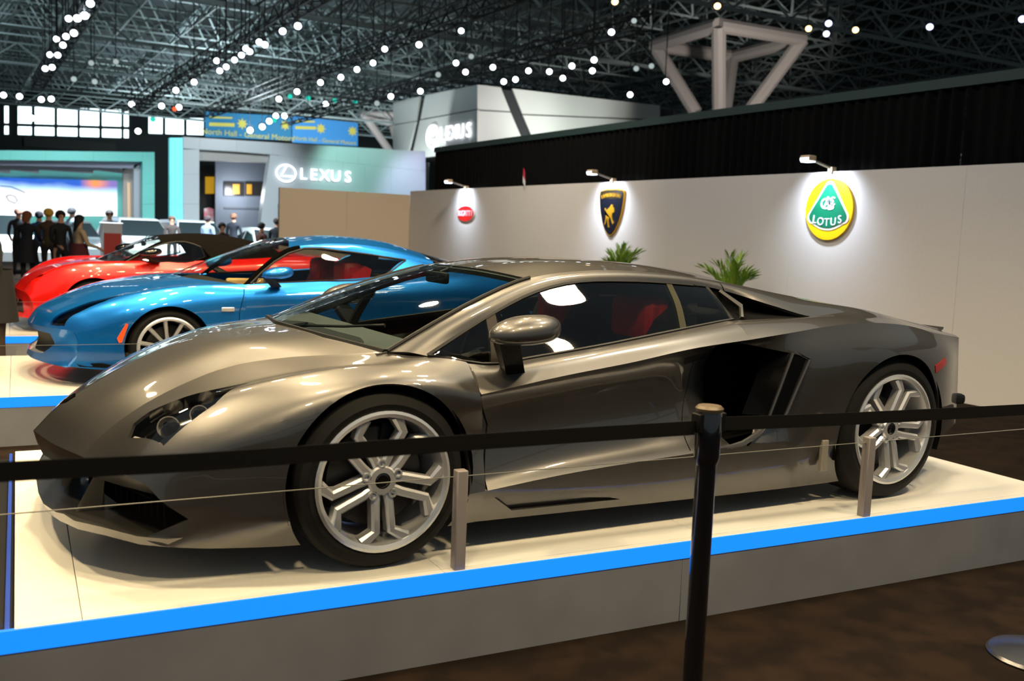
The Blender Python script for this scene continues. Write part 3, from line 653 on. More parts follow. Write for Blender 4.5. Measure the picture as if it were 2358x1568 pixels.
def blue_car():
    root = thing('sports_car', 'bright metallic blue low coupe with black windshield pillars, on the second platform', 'car', (0, 4.27, 0))
    paint = M('blue_metallic_paint', (6, 116, 206), .38, .7, .9)
    D = dict(
     A=[[(-.875, 0, .42), (-.82, 0, .505), (-.63, 0, .612), (-.39, 0, .705), (-.07, 0, .762), (.12, 0, .785), (.22, 0, .80)],
        [(-.845, .28, .42), (-.785, .32, .50), (-.6, .36, .603), (-.36, .41, .695), (-.05, .44, .752), (.15, .46, .778), (.30, .48, .79)],
        [(-.765, .52, .42), (-.73, .54, .49), (-.58, .585, .578), (-.36, .635, .658), (-.08, .69, .722), (.2, .72, .757), (.56, .765, .77)],
        [(-.69, .66, .42), (-.66, .68, .475), (-.53, .73, .555), (-.35, .78, .638), (-.10, .825, .710), (.2, .845, .752), (.6, .805, .768)],
        [(-.62, .74, .41), (-.58, .77, .445), (-.46, .825, .50), (-.3, .88, .565), (0, .915, .635), (.25, .912, .66), (.60, .885, .70)],
        [(-.585, .775, .30), (-.53, .805, .33), (-.42, .85, .36), (-.28, .892, .39), (0, .918, .43), (.3, .905, .45), (.6, .882, .46)],
        [(-.66, .72, .155), (-.56, .785, .145), (-.42, .842, .135), (-.28, .88, .125), (0, .9, .12), (.3, .9, .12), (.6, .9, .12)]],
     hood_rows=2, wheel=(.03, .292, .290, .318), rx=2.6, ww=.895, rim=silver_m,
     hl=[[(-.79, .50), (-.68, .52), (-.60, .69), (-.67, .68)], [(-.68, .52), (-.46, .62), (-.40, .735), (-.60, .69)], [(-.46, .62), (-.24, .73), (-.40, .735)]], hlz=.44,
     seam=[(.553, .1), (.552, .56), (.60, .76)],
     chin=[(-.885, 0, .165), (-.86, .28, .16), (-.79, .50, .155), (-.72, .64, .15), (-.68, .70, .15), (-.665, .715, .15), (-.66, .72, .15)],
     mouth=[(0, .385), (.52, .375), (.56, .30), (.42, .215), (0, .20)],
     B=[[(.6, .90, .12), (1.6, .9, .12), (2.2, .9, .12), (3.0, .88, .2), (3.4, .72, .3)], [(.6, .882, .46), (1.4, .87, .46), (2.2, .915, .48), (2.9, .9, .5), (3.43, .72, .5)],
        [(.6, .885, .70), (1.4, .885, .725), (2.1, .915, .78), (2.6, .92, .82), (3.1, .86, .80), (3.47, .70, .74)], [(.6, .805, .768), (1.16, .805, .80), (1.8, .76, .85), (2.2, .77, .895), (2.7, .74, .92), (3.2, .66, .86), (3.48, .6, .80)]],
     ws=[[(.22, 0, .80), (.55, 0, .93), (.9, 0, 1.06), (1.15, 0, 1.135)], [(.33, .45, .79), (.6, .42, .915), (.9, .38, 1.04), (1.09, .35, 1.112)], [(.606, .775, .768), (.78, .70, .921), (.9, .65, .998), (1.02, .60, 1.063)]],
     roof=[[(1.15, 0, 1.135), (1.57, 0, 1.168), (1.95, 0, 1.145), (2.3, 0, 1.065)], [(1.09, .35, 1.112), (1.57, .33, 1.152), (1.95, .33, 1.128), (2.3, .34, 1.045)], [(1.02, .60, 1.063), (1.3, .58, 1.10), (1.6, .575, 1.105), (2.0, .58, 1.06), (2.3, .60, .99)]],
     rail=[(.606, .775, .768), (.78, .70, .921), (1.02, .60, 1.063), (1.3, .58, 1.10), (1.6, .575, 1.105), (2.0, .58, 1.06), (2.3, .60, .99)],
     wtop=[(.66, .79, .775), (.85, .695, .93), (1.105, .622, 1.052), (1.517, .62, 1.041), (2.03, .66, .985), (2.3, .66, .955)], wn=5, apx=1.11,
     wlow=[(.665, .80, .770), (1.16, .805, .80), (1.80, .76, .852), (2.03, .665, .980)],
     quarter=[[(1.80, .755, .853), (2.03, .66, .985), (2.3, .655, .957), (2.7, .64, .935)], [(1.9, .762, .862), (2.2, .72, .925), (2.45, .70, .93), (2.75, .69, .93)], [(2.0, .765, .873), (2.25, .77, .90), (2.5, .755, .91), (2.75, .735, .92)]],
     deck=[[(2.3, 0, 1.065), (2.7, 0, .97), (3.2, 0, .88), (3.48, 0, .82)], [(2.3, .34, 1.045), (2.7, .36, .955), (3.2, .36, .875), (3.48, .34, .815)], [(2.3, .60, .99), (2.7, .66, .935), (3.2, .66, .862), (3.48, .6, .80)]],
     sx=1.32, dash=[(.30, .55), (.34, .74), (.55, .77), (.78, .72), (.80, .55)], mx=(1.02, 1.075))
    rear_car(root, D, paint, GLASS('clear_windscreen', (.80, .80, .72)), GLASS('clear_side_glass', (.62, .62, .58)), M('pillar_matte_black', (7, 7, 7), .9, spec=0), paint, 'ten', (M('seat_scarlet', (190, 22, 24), .4), M('seat_scarlet', (190, 22, 24), .4)))
    for s in (-1, 1):
        mirror(root, .82, s, .99, .865, paint, black_m, .8, (.83, .83, .775))
        m = MB(); V = [(-.336, .885, .37), (-.276, .905, .481), (-.262, .909, .475), (-.305, .90, .345), (-.325, .895, .34)]
        V = [(x, s*(y-.012), z) for x, y, z in V]+[(x, s*(y+.012), z) for x, y, z in V]; m.add(V, [(0, 1, 2, 3, 4), (9, 8, 7, 6, 5)]+[(k, (k+1) % 5, 5+(k+1) % 5, 5+k) for k in range(5)])
        m.build('side_marker', M('amber_lens', (235, 84, 30), .3), root)
        m = MB(); m.bbox(.41, .51, min(s*.900, s*.915), max(s*.900, s*.915), .565, .60, .006); m.build('side_repeater', silver_m, root)
        m = MB(); V = [(-.60, .755, .175), (-.44, .842, .185), (-.33, .878, .165), (-.42, .848, .150), (-.58, .775, .155)]
        V = [(x, s*(y-.01), z) for x, y, z in V]+[(x, s*(y+.006), z) for x, y, z in V]; m.add(V, [(0, 1, 2, 3, 4), (9, 8, 7, 6, 5)]+[(k, (k+1) % 5, 5+(k+1) % 5, 5+k) for k in range(5)])
        m.build('bumper_slot', well_m, root)
    for s in (-1, 1):
        m = MB(); m.bbox(.80, 1.2, min(s*.60, s*.64), max(s*.60, s*.64), .42, .74, .02); m.build('door_trim', M('cream_leather', (205, 176, 116), .5), root)
    return root
blue_car()

def red_car():
    root = thing('sports_car', 'red convertible sports car with a raised black soft top on the farthest platform', 'car', (0, 8.05, 0))
    paint = M('red_paint', (226, 22, 10), .3, 0, .9)
    soft = M('soft_top_fabric', (15, 12, 9), .95, noise=(160, .3, (11, 9, 7)), bump=.2, spec=.1)
    D = dict(
     A=[[(-.80, 0, .44), (-.72, 0, .53), (-.6, 0, .615), (-.40, 0, .69), (-.2, 0, .725), (-.05, 0, .75), (.05, 0, .765)],
        [(-.79, .25, .44), (-.70, .28, .53), (-.57, .32, .615), (-.38, .38, .69), (-.18, .42, .728), (-.02, .45, .75), (.10, .47, .765)],
        [(-.76, .48, .43), (-.68, .52, .53), (-.55, .58, .613), (-.37, .64, .69), (-.15, .70, .738), (.0, .73, .752), (.18, .76, .77)],
        [(-.72, .64, .42), (-.66, .69, .515), (-.55, .74, .605), (-.38, .80, .695), (-.13, .845, .752), (.12, .86, .762), (.48, .845, .768)],
        [(-.69, .72, .38), (-.62, .77, .42), (-.5, .83, .485), (-.3, .89, .56), (-.07, .92, .63), (.2, .92, .64), (.5, .9, .66)],
        [(-.66, .75, .30), (-.58, .79, .31), (-.45, .85, .34), (-.3, .895, .38), (-.05, .92, .43), (.25, .91, .44), (.5, .89, .45)],
        [(-.68, .72, .15), (-.6, .77, .14), (-.45, .84, .13), (-.3, .885, .12), (0, .9, .12), (.25, .9, .12), (.5, .9, .12)]],
     hood_rows=2, wheel=(-.07, .29, .286, .312), rx=2.45, ww=.89, rim=M('alloy_dark', (60, 60, 62), .35, .8),
     hl=[[(-.70, .60), (-.58, .72), (-.545, .73), (-.62, .62)]], hlz=.40, seam=[(.48, .1), (.47, .6)],
     chin=[(-.86, 0, .165), (-.85, .25, .16), (-.82, .46, .155), (-.77, .60, .15), (-.72, .67, .15), (-.69, .71, .15), (-.68, .72, .15)],
     mouth=[(.10, .34), (.50, .33), (.62, .20), (.10, .20)],
     B=[[(.5, .90, .12), (1.6, .9, .12), (2.1, .9, .12), (2.9, .88, .2), (3.3, .72, .3)], [(.5, .89, .45), (1.4, .87, .46), (2.1, .915, .48), (2.8, .9, .5), (3.33, .72, .5)],
        [(.5, .9, .66), (1.2, .90, .715), (2.0, .92, .79), (2.5, .92, .81), (3.0, .86, .78), (3.37, .70, .72)], [(.48, .845, .768), (1.15, .81, .806), (1.7, .78, .84), (2.1, .77, .87), (2.6, .74, .87), (3.1, .66, .82), (3.38, .6, .77)]],
     ws=[[(.05, 0, .765), (.3, 0, .88), (.5, 0, .97), (.70, 0, 1.06)], [(.13, .45, .765), (.35, .42, .87), (.55, .40, .965), (.68, .38, 1.045)], [(.22, .775, .77), (.38, .71, .865), (.52, .66, .94), (.66, .61, 1.005)]],
     roof=[[(.70, 0, 1.06), (1.07, 0, 1.10), (1.43, 0, 1.095), (1.75, 0, 1.045), (2.05, 0, .95)], [(.68, .38, 1.045), (1.05, .36, 1.085), (1.43, .36, 1.08), (1.75, .37, 1.03), (2.05, .38, .94)], [(.66, .61, 1.005), (.95, .60, 1.04), (1.3, .59, 1.03), (1.7, .60, .97), (2.05, .62, .895)]],
     rail=[(.22, .775, .77), (.38, .71, .865), (.52, .66, .94), (.66, .61, 1.005), (.95, .60, 1.04), (1.3, .59, 1.03), (1.7, .60, .97), (2.05, .62, .895)],
     wtop=[(.27, .79, .775), (.43, .725, .862), (.56, .675, .93), (.69, .635, .978), (.95, .63, 1.005), (1.10, .66, .955), (1.20, .72, .845), (1.7, .73, .85), (2.05, .72, .87)], wn=6, apx=.67,
     wlow=[(.275, .80, .772), (.63, .825, .785), (1.0, .815, .80), (1.13, .74, .845)],
     quarter=[[(1.12, .80, .81), (1.20, .72, .845), (1.7, .73, .85), (2.05, .72, .87)], [(1.15, .80, .812), (1.3, .77, .835), (1.7, .76, .845), (2.1, .76, .87)], [(1.16, .805, .81), (1.4, .795, .822), (1.75, .78, .842), (2.1, .77, .868)]], qm=soft,
     deck=[[(2.05, 0, .95), (2.4, 0, .90), (3.0, 0, .85), (3.38, 0, .79)], [(2.05, .38, .94), (2.4, .38, .895), (3.0, .38, .845), (3.38, .36, .785)], [(2.05, .72, .89), (2.4, .75, .87), (3.0, .68, .83), (3.38, .6, .77)]], dm=paint,
     sx=1.0, dash=[(.15, .55), (.2, .73), (.4, .76), (.55, .71), (.56, .55)], mx=(.58, .985))
    rear_car(root, D, paint, GLASS('clear_windscreen', (.80, .80, .72)), GLASS('bright_side_glass', (.86, .90, .88)), M('pillar_matte_black', (7, 7, 7), .9, spec=0), soft, 'five', (seatblk_m, seatblk_m))
    for s in (-1, 1): mirror(root, .50, s, .97, .885, gloss_m, black_m, .75, (.56, .84, .79))
    return root
red_car()

# ------------------------------------------------------------------ setting: floor, walls, ceiling
carpet = M('brown_carpet', (33, 23, 14), .95, noise=(5.5, .10, (22, 15, 9)), bump=.3, spec=.1)
fl = MB().box(-70, 90, -14, 100, -HP-.1, -HP).build('floor', carpet); tag(fl, kind='structure')
wall_m = M('white_display_wall', (214, 208, 200), .7)
wr = bpy.data.objects.new('wall_right', None); COL.objects.link(wr); tag(wr, kind='structure'); wr.location.z = HP
ys = [-4.82, -2.38, .06, 2.5, 4.94, 7.38, 9.82, 12.26, 14.7, 17.10]
for a, b in zip(ys, ys[1:]): MB().bbox(7.9, 7.98, a+.001, b-.001, -HP, 2.15, .0015).build('wall_panel', wall_m, wr)
wb = bpy.data.objects.new('wall_back', None); COL.objects.link(wb); tag(wb, kind='structure'); wb.location.z = HP
for a, b in ((4.80, 6.35), (6.35, 7.9)): MB().bbox(a+.002, b-.002, 17.1, 17.18, -HP, 2.06, .002).build('wall_panel', M('beige_display_wall', (206, 186, 160), .7), wb)
# black drapes behind the white wall
drape_m = M('black_drape', (13, 12, 11), .95, noise=(30, .2, (9, 8, 8)), spec=.1)
cu = thing('drape_wall', 'tall pleated black drape wall rising behind the white wall with brand badges', 'curtain', (8.3, 6, -HP))
for k in range(8):
    y0, y1 = -5.4+2.75*k, -5.4+2.75*(k+1)-.01; n = 150; V = []
    for z in (0.02, 1.75, 3.40):
        for i in range(n+1):
            y = y0+(y1-y0)*i/n; V.append((.045*math.sin(y*2*PI/.17+.8*math.sin(y*3.1))*(1.1 if z < 3 else .7)+.012*math.sin(y*41), y-6, z))
    F = [(r*(n+1)+i, r*(n+1)+i+1, (r+1)*(n+1)+i+1, (r+1)*(n+1)+i) for r in range(2) for i in range(n)]
    obj('drape', V, F, drape_m, cu, 60)
teal_m = M('teal_header', (30, 52, 50), .7)
h = MB(); h.box(-.05, .05, -11.4, 10.6, 3.39, 3.50); h.build('drape_header', teal_m, cu)

# hall shell far behind
hallwall = M('hall_wall_green', (26, 40, 40), .8)
hb = MB(); hb.box(-40, 90, 80, 80.4, -HP, 14); tag(hb.build('wall_far', hallwall), kind='structure')
deck_m = M('roof_deck', (58, 66, 68), .9)
cl = MB().box(-45, 90, 10, 82, 11.6, 11.8).build('ceiling', deck_m); tag(cl, kind='structure')
fm = M('space_frame_grey', (128, 142, 142), .6)
def in_view(p, m=120):
    d = np.array(p)-CP; z = d@fw
    if z < 1: return False
    u, v = 1179+FPX*(d@rt)/z, 784-FPX*(d@up)/z
    return -m < u < 2358+m and -m < v < 1568+m
V = []; F = []
def strut(a, b, r):
    a = np.array(a, float); b = np.array(b, float); d = b-a; d /= np.linalg.norm(d); q = np.cross(d, (.3, .2, .93)); q /= np.linalg.norm(q); s = np.cross(d, q); n = len(V)
    for p in (a, b):
        for k in range(3): V.append(tuple(p+r*(q*math.cos(2.0944*k)+s*math.sin(2.0944*k))))
    F.extend([(n, n+1, n+4, n+3), (n+1, n+2, n+5, n+4), (n+2, n, n+3, n+5)])
B = 2.4; zb, zt = 9.2, 10.9
for i in range(-12, 36):
    for j in range(5, 32):
        x, y = i*B, j*B
        if not in_view((x, y, zb), 260): continue
        big = i % 4 == 0
        strut((x, y, zb), (x+B, y, zb), .05); strut((x, y, zb), (x, y+B, zb), .075 if big else .05)
        t = (x+B/2, y+B/2, zt); strut(t, (t[0]+B, t[1], zt), .05); strut(t, (t[0], t[1]+B, zt), .05)
        for dx in (0, B):
            for dy in (0, B): strut(t, (x+dx, y+dy, zb), .04)
        if j % 4 == 0: strut((x, y, zb-.9), (x+B, y, zb-.9), .09); strut((x, y, zb-.9), (x+B/2, y, zb), .05); strut((x+B, y, zb-.9), (x+B/2, y, zb), .05)
sf = obj('space_frame', V, F, fm, None); sf.parent = cl; sf.location.z = 0; tag(sf, kind='stuff')
# daylight windows in the far wall
day = M('daylight_pane', (225, 250, 255), .3, emit=2.6)
mull = M('dark_mullion', (16, 34, 34), .6)
YW = 79.9
def px_window(name, us, vs, slope):
    w_ = bpy.data.objects.new(name, None); COL.objects.link(w_); tag(w_, kind='structure'); w_.location.z = HP
    fr = MB()
    for u0_, u1_ in us:
        for v0, v1 in vs:
            q = [at(u, v+slope*(u-40), 1, YW) for u, v in ((u0_, v0), (u1_, v0), (u1_, v1), (u0_, v1))]
            obj('pane', [(p[0], YW, p[2]) for p in q]+[(p[0], YW+.05, p[2]) for p in q], [(0, 1, 2, 3), (7, 6, 5, 4), (0, 4, 5, 1), (1, 5, 6, 2), (2, 6, 7, 3), (3, 7, 4, 0)], day, w_)
            for a, b in zip(q, q[1:]+q[:1]): fr.bar((a[0], YW, a[2]), (b[0], YW, b[2]), .09, 4)
    fr.build('mullion', mull, w_)
px_window('window_1', [(8, 22), (39, 75), (78, 127), (130, 180), (182, 230), (233, 281), (283, 298)], [(243, 286), (289, 312)], .03)
px_window('window_2', [(340, 376), (379, 425), (428, 470)], [(258, 300)], .03)
dk = MB(); a, b = at(55, 314, 1, 79.6), at(266, 340, 1, 79.6); dk.box(a[0], b[0], 79.6, 79.99, b[2]-.4, a[2]); tag(dk.build('dark_panel', M('charcoal_panel', (30, 40, 40), .7)), 'dark hanging panel below the far daylight windows', 'panel')

# ------------------------------------------------------------------ platforms
cream = M('white_deck_laminate', (236, 232, 224), .22, noise=(1.4, .2, (228, 223, 214))); alu = M('brushed_plinth', (142, 143, 149), .45, .3, noise=(3, .25, (126, 127, 133)))
led = M('blue_light_strip', (10, 96, 255), .4, emit=1.0, ecol=(22, 138, 255)); post_m = M('satin_post', (150, 142, 140), .5, .3)
pane_m = GLASS('barrier_glass', (.965, .97, .965), 1.35); edge_m = M('glass_edge', (110, 108, 102), .3)
def platform(label, blabel, y0, xl, xr, depth, seams, posts, rail=.35):
    r = thing('display_platform', label, 'platform', (0, y0, 0), -.0457)
    bx = MB(); bx.box(xl, xr, .012, depth, -HP, -.022); bx.build('plinth', alu, r)
    es = [xl]+seams+[xr]; yy = [0.0, 1.40, depth]
    for a, b in zip(es, es[1:]):
        for c, d in zip(yy, yy[1:]): MB().bbox(a+.0012, b-.0012, c+.0012, d-.0012, -.022, 0, .0015).build('deck_panel', cream, r)
    s = MB(); s.bbox(xl-(.22 if y0 < 0 else 0), xr, -.007, .012, -.0725, -.001, .001); s.build('light_strip', led, r)
    n = max(2, round((xr-xl)/2.44)); ws_ = (xr-xl)/n
    for k in range(n): MB().bbox(xl+k*ws_+(-.22 if (k == 0 and y0 < 0) else .001), xl+(k+1)*ws_-.001, -.004, .012, -HP, -.073, .002).build('fascia_panel', alu, r)
    g = thing('glass_barrier', 'low clear glass barrier on satin square posts along the edge of the '+blabel, 'barrier', (0, y0, 0), -.0457)
    for px in posts: MB().bbox(px-.022, px+.022, .004, .048, -.0, .375, .004).build('barrier_post', post_m, g)
    for a, b in zip(posts, posts[1:]):
        MB().box(a+.026, b-.026, .022, .030, .004, rail).build('glass_pane', pane_m, g); MB().box(a+.026, b-.026, .0222, .0298, rail, rail+.002).build('pane_edge', edge_m, g)
    return r
p1 = platform('front cream display platform with blue light strip under the grey supercar', 'front platform', -1.087, -1.21, 3.763, 2.50, [-1.02, .20, 1.42, 2.64], [-1.275, .262, 2.335, 3.72])
ch = MB(); ch.box(-1.43, -1.212, .013, 2.5, -HP, -.04); ch.build('side_channel', black_m, p1)
MB().box(-1.236, -1.222, .02, 2.48, -.04, -.006).build('light_strip', M('blue_strip_dim', (20, 60, 160), .4, emit=.12), p1)
platform('middle cream display platform with blue light strip under the blue coupe', 'middle platform', 3.155, -1.7, 3.7, 2.2, [-1.05, .17, 1.39, 2.61], [-1.66, .3, 3.66])
platform('rear display platform with blue light strip under the red convertible', 'rear platform', 6.93, -1.3, 3.7, 2.3, [-.9, .32, 1.54, 2.76], [-1.26, .3, 3.66])

# ------------------------------------------------------------------ belt barrier in front
blk_post = M('black_gloss_post', (14, 15, 20), .15, 0, .8); belt_m = M('black_belt_webbing', (15, 14, 14), .85, spec=.15)
SY = -1.92; s_top = at(1633, 932, 1, SY); s_mid = at(1624, 1100, 1, SY); SH = s_top[2]+HP
st = thing('stanchion', 'black retractable-belt stanchion standing on the brown carpet before the platform', 'stanchion', (s_mid[0], SY, -HP))
MB().lathe([(0, .012), (.0, .0), (.17, .0), (.17, .012), (.12, .028), (.05, .038), (.034, .05), (0, .05)], 32).build('base', blk_post, st)
MB().lathe([(.032, .04), (.032, SH-.19), (.0, SH-.19)], 24).build('post', blk_post, st)
MB().lathe([(.032, SH-.19), (.038, SH-.175), (.041, SH-.16), (.041, SH-.03), (.037, SH-.018), (0, SH-.014)], 24).build('head', blk_post, st)
MB().lathe([(.0, SH-.018), (.042, SH-.020), (.044, SH-.010), (.036, SH-.002), (0, SH)], 24).build('head_cap', M('brown_cap', (92, 78, 58), .45, .2), st)  # cap in a lighter brown than the black post
for s in (-1, 1): MB().bbox(min(s*.035, s*.055), max(s*.035, s*.055), -.02, .02, SH-.085, SH-.025, .004).build('belt_clip', black_m, st)
def belt(ctr, up_, n=26):
    V = []
    for (x, y, z), hh in zip(ctr, up_): V += [(x, y-.001, z-hh/2), (x, y-.001, z+hh/2), (x, y+.001, z+hh/2), (x, y+.001, z-hh/2)]
    n = len(ctr); F = [(i*4+k, i*4+(k+1) % 4, i*4+4+(k+1) % 4, i*4+4+k) for i in range(n-1) for k in range(4)]+[(0, 1, 2, 3), (4*n-1, 4*n-2, 4*n-3, 4*n-4)]
    return V, F
S0 = np.array([s_mid[0], SY, -HP])
for nm, pts in (('left', [(-260, 1104), (0, 1087), (450, 1064), (900, 1031), (1300, 1004), (1600, 985)]), ('right', [(1652, 976), (1850, 969), (2100, 957), (2358, 943), (2640, 925)])):
    yy = (lambda u: SY) if nm == 'left' else (lambda u: SY+.02)
    c = curve([at(u, v, 1, yy(u))-S0 for u, v in pts], 40); V, F = belt(c, [.044]*len(c)); obj('belt', V, F, belt_m, st)
sb = thing('steel_base', 'polished domed steel disc base on the brown carpet in the lower corner', 'base', (2.375, -2.03, -HP))
MB().lathe([(0, 0), (.185, 0), (.188, .008), (.178, .018), (.12, .034), (.05, .043), (.03, .046), (0, .046)], 48).build('disc', M('polished_steel', (104, 104, 106), .28, .9), sb)
MB().lathe([(.024, .04), (.024, .98), (0, .98)], 20).build('pole', chrome_m, sb)

# ------------------------------------------------------------------ wall badges and their lamps
def thing_m(name, label, cat, loc, X, Y, Z):
    o = thing(name, label, cat, loc); o.rotation_euler = Matrix((X, Y, Z)).transposed().to_euler(); return o
WX = ((0, -1, 0), (0, 0, 1), (-1, 0, 0)); FY = ((1, 0, 0), (0, 0, 1), (0, -1, 0))
def plate(parent, name, pts, z0, z1, mat):
    n = len(pts); V = [(x, y, z0) for x, y in pts]+[(x, y, z1) for x, y in pts]
    return obj(name, V, [tuple(range(n-1, -1, -1)), tuple(range(n, 2*n))]+[(i, (i+1) % n, n+(i+1) % n, n+i) for i in range(n)], mat, parent, 30)
def oval(rx, ry, n=48, cx=0, cy=0): return [(cx+rx*math.cos(2*PI*k/n), cy+ry*math.sin(2*PI*k/n)) for k in range(n)]
T = Matrix.Translation
white_m = M('white_enamel', (235, 236, 240), .4); gold_m = M('gold_leaf', (226, 168, 40), .3, .6)
def arc_text(parent, name, s, rad, cy, a0, a1, size, mat, z, sx=1, flip=False):
    me = []
    for k, c in enumerate(s):
        a = a0+(a1-a0)*k/(len(s)-1)
        p = T((rad*math.sin(a), cy+rad*math.cos(a)*(1 if not flip else -1), z)) @ Matrix.Rotation(-a if not flip else a, 4, 'Z') @ Matrix.Diagonal((sx, 1, 1, 1))
        text_mesh(name, c, size, .004, mat, parent, p)
# round yellow badge
b = thing_m('wall_badge', 'round yellow badge with green rounded triangle mounted on the white wall', 'badge', (7.9, 4.31, 1.695), *WX)
plate(b, 'disc', oval(.37, .37, 64), .002, .035, M('badge_yellow', (250, 200, 20), .35))
def tri(sc_):
    P = []; c = [(0, .30), (-.30, -.13), (.30, -.13)]; R_ = .075
    for k, (x, y) in enumerate(c):
        a_in = {0: (30, 150), 1: (150, 270), 2: (270, 390)}[k]
        for t in np.linspace(a_in[0], a_in[1], 9): P.append((x*.80+R_*math.cos(math.radians(t)), y*.80+.01+R_*math.sin(math.radians(t))))
    out = []
    for i, p in enumerate(P):          # bow the lower edge
        out.append(p)
        if i == 17:
            for t in np.linspace(0, 1, 9)[1:-1]: out.append((p[0]+(P[18][0]-p[0])*t, p[1]-.075*4*t*(1-t)))
    return [(x*sc_, y*sc_+.0) for x, y in out]
plate(b, 'border', tri(1.04), .035, .042, M('badge_pale', (222, 224, 205), .4)); plate(b, 'triangle', tri(.93), .042, .047, M('badge_green', (12, 110, 76), .4))
for c, x, y, s in (('C', -.055, .06, .19), ('B', .045, .05, .19), ('A', -.005, .075, .2), ('C', .06, .09, .15)): text_mesh('monogram', c, s, .004, white_m, b, T((x, y, .050)))
for k, c in enumerate('LOTUS'):
    x = -.20+.10*k; text_mesh('letter', c, .135, .004, white_m, b, T((x, -.125-.035*(1-(x/.2)**2), .050)) @ Matrix.Rotation(x*.55, 4, 'Z'))
# shield
b = thing_m('wall_badge', 'black and gold shield badge with a charging bull on the white wall', 'badge', (7.9, 8.885, 1.665), *WX)
def shield(s):
    R_ = [(0, .372), (.12, .372), (.24, .36), (.33, .335), (.345, .29), (.335, .16), (.30, .0), (.235, -.16), (.14, -.30), (.05, -.375), (0, -.385)]
    return [(-x*s, y*s) for x, y in R_]+[(x*s, y*s) for x, y in R_[::-1][1:-1]]
plate(b, 'shield_rim', shield(1.0), .002, .03, gold_m); plate(b, 'shield_field', shield(.945), .03, .036, M('badge_black', (14, 16, 26), .3)); 
plate(b, 'title_band', [(-.30, .335), (.30, .335), (.315, .25), (.16, .215), (0, .205), (-.16, .215), (-.315, .25)][::-1], .036, .039, M('title_black', (40, 30, 10), .4))
arc_text(b, 'letter', 'LAMBORGHINI', 1.1, -.83, -.235, .235, .082, gold_m, .042, .85)
bull = [(-.215, -.02), (-.16, .045), (-.09, .06), (-.02, .085), (.04, .12), (.085, .10), (.13, .115), (.11, .085), (.16, .06), (.175, .02), (.14, .0), (.10, .01), (.085, -.05), (.12, -.11), (.16, -.13), (.15, -.16), (.09, -.13), (.045, -.075), (-.02, -.06), (-.05, -.10), (-.04, -.165), (-.015, -.195), (-.06, -.20), (-.095, -.12), (-.12, -.06), (-.15, -.10), (-.185, -.155), (-.225, -.17), (-.20, -.11), (-.175, -.03), (-.20, .03), (-.245, .07), (-.205, .035)]
plate(b, 'bull', [(x*.8*.8-.0*y, y*1.15-.02) for x, y in bull][::-1], .036, .048, gold_m)
# red oval
b = thing_m('wall_badge', 'small red oval badge with white lettering on the white wall', 'badge', (7.9, 14.14, 1.63), *WX)
plate(b, 'rim', oval(.395, .175), .002, .024, white_m); plate(b, 'oval', oval(.378, .160), .024, .032, M('badge_red', (214, 20, 24), .35))
[text_mesh('letter', c, .165, .004, white_m, b, T((-.30+.1*k, 0, .034))) for k, c in enumerate('BUGATTI')]
lampm = M('lamp_head_alu', (214, 186, 150), .4, .3); lens_e = M('lamp_led', (214, 226, 255), .3, emit=5.0)
proto = None
for y, tz, lab, pw in ((4.34, 2.28, 'arm picture light clamped over the round yellow badge', 30), (8.92, 2.31, 'arm picture light clamped over the gold bull shield', 30), (14.2, 2.24, 'arm picture light clamped over the small red oval badge', 22)):
    if proto is None:
        proto = r = thing('picture_light', lab, 'lamp', (7.9, y, 2.15), group='lamps over the wall badges')
        MB().bbox(-.035, .05, -.03, .03, -.03, .055, .006).build('clamp', lampm, r)
        MB().bar((-.01, 0, .04), (-.37, 0, .125), .016, 8).build('arm', M('lamp_arm_grey', (140, 132, 122), .4, .4), r)
        hd = bpy.data.objects.new('lamp_head', None); 
        m = MB(); m.bbox(-.47, -.34, -.075, .075, .095, .165, .018); hd = m.build('lamp_head', lampm, r)
        m = MB(); m.add([(-.462, -.068, .10), (-.35, -.068, .088), (-.35, .068, .088), (-.462, .068, .10), (-.468, -.068, .135), (-.468, .068, .135)], [(0, 1, 2, 3), (0, 3, 5, 4)]); m.bbox(-.472, -.46, -.066, .066, .10, .135, .003); m.bbox(-.46, -.35, -.066, .066, .084, .097, .003); m.build('lens', lens_e, hd)
    else: dup(proto, (7.9, y, 2.15), label=lab)
    lamp('SPOT', (7.50, y, 2.22), (7.9, y, 1.80), pw*5, (.68, .79, 1), .05, 120, 1)
# tag on the drape
p = at(1206, 410, 0, 7.85)
t_ = thing('hanging_tag', 'narrow red and white tag standing on top of the white wall against black drape', 'tag', (7.85, p[1], 2.12))
plate_ = MB(); plate_.add([(0, -.05, 0), (.01, .05, .1), (.01, .05, .22), (0, -.05, .12)]+[(.008, -.05, 0), (.018, .05, .1), (.018, .05, .22), (.008, -.05, .12)], [(0, 1, 2, 3), (7, 6, 5, 4), (0, 4, 5, 1), (1, 5, 6, 2), (2, 6, 7, 3), (3, 7, 4, 0)]); plate_.build('white_half', white_m, t_)
plate_ = MB(); plate_.add([(0, -.05, .125), (.01, .05, .225), (.01, .05, .36), (0, -.02, .30)]+[(.008, -.05, .125), (.018, .05, .225), (.018, .05, .36), (.008, -.02, .30)], [(0, 1, 2, 3), (7, 6, 5, 4), (0, 4, 5, 1), (1, 5, 6, 2), (2, 6, 7, 3), (3, 7, 4, 0)]); plate_.build('red_half', M('tag_red', (190, 30, 60), .5), t_)

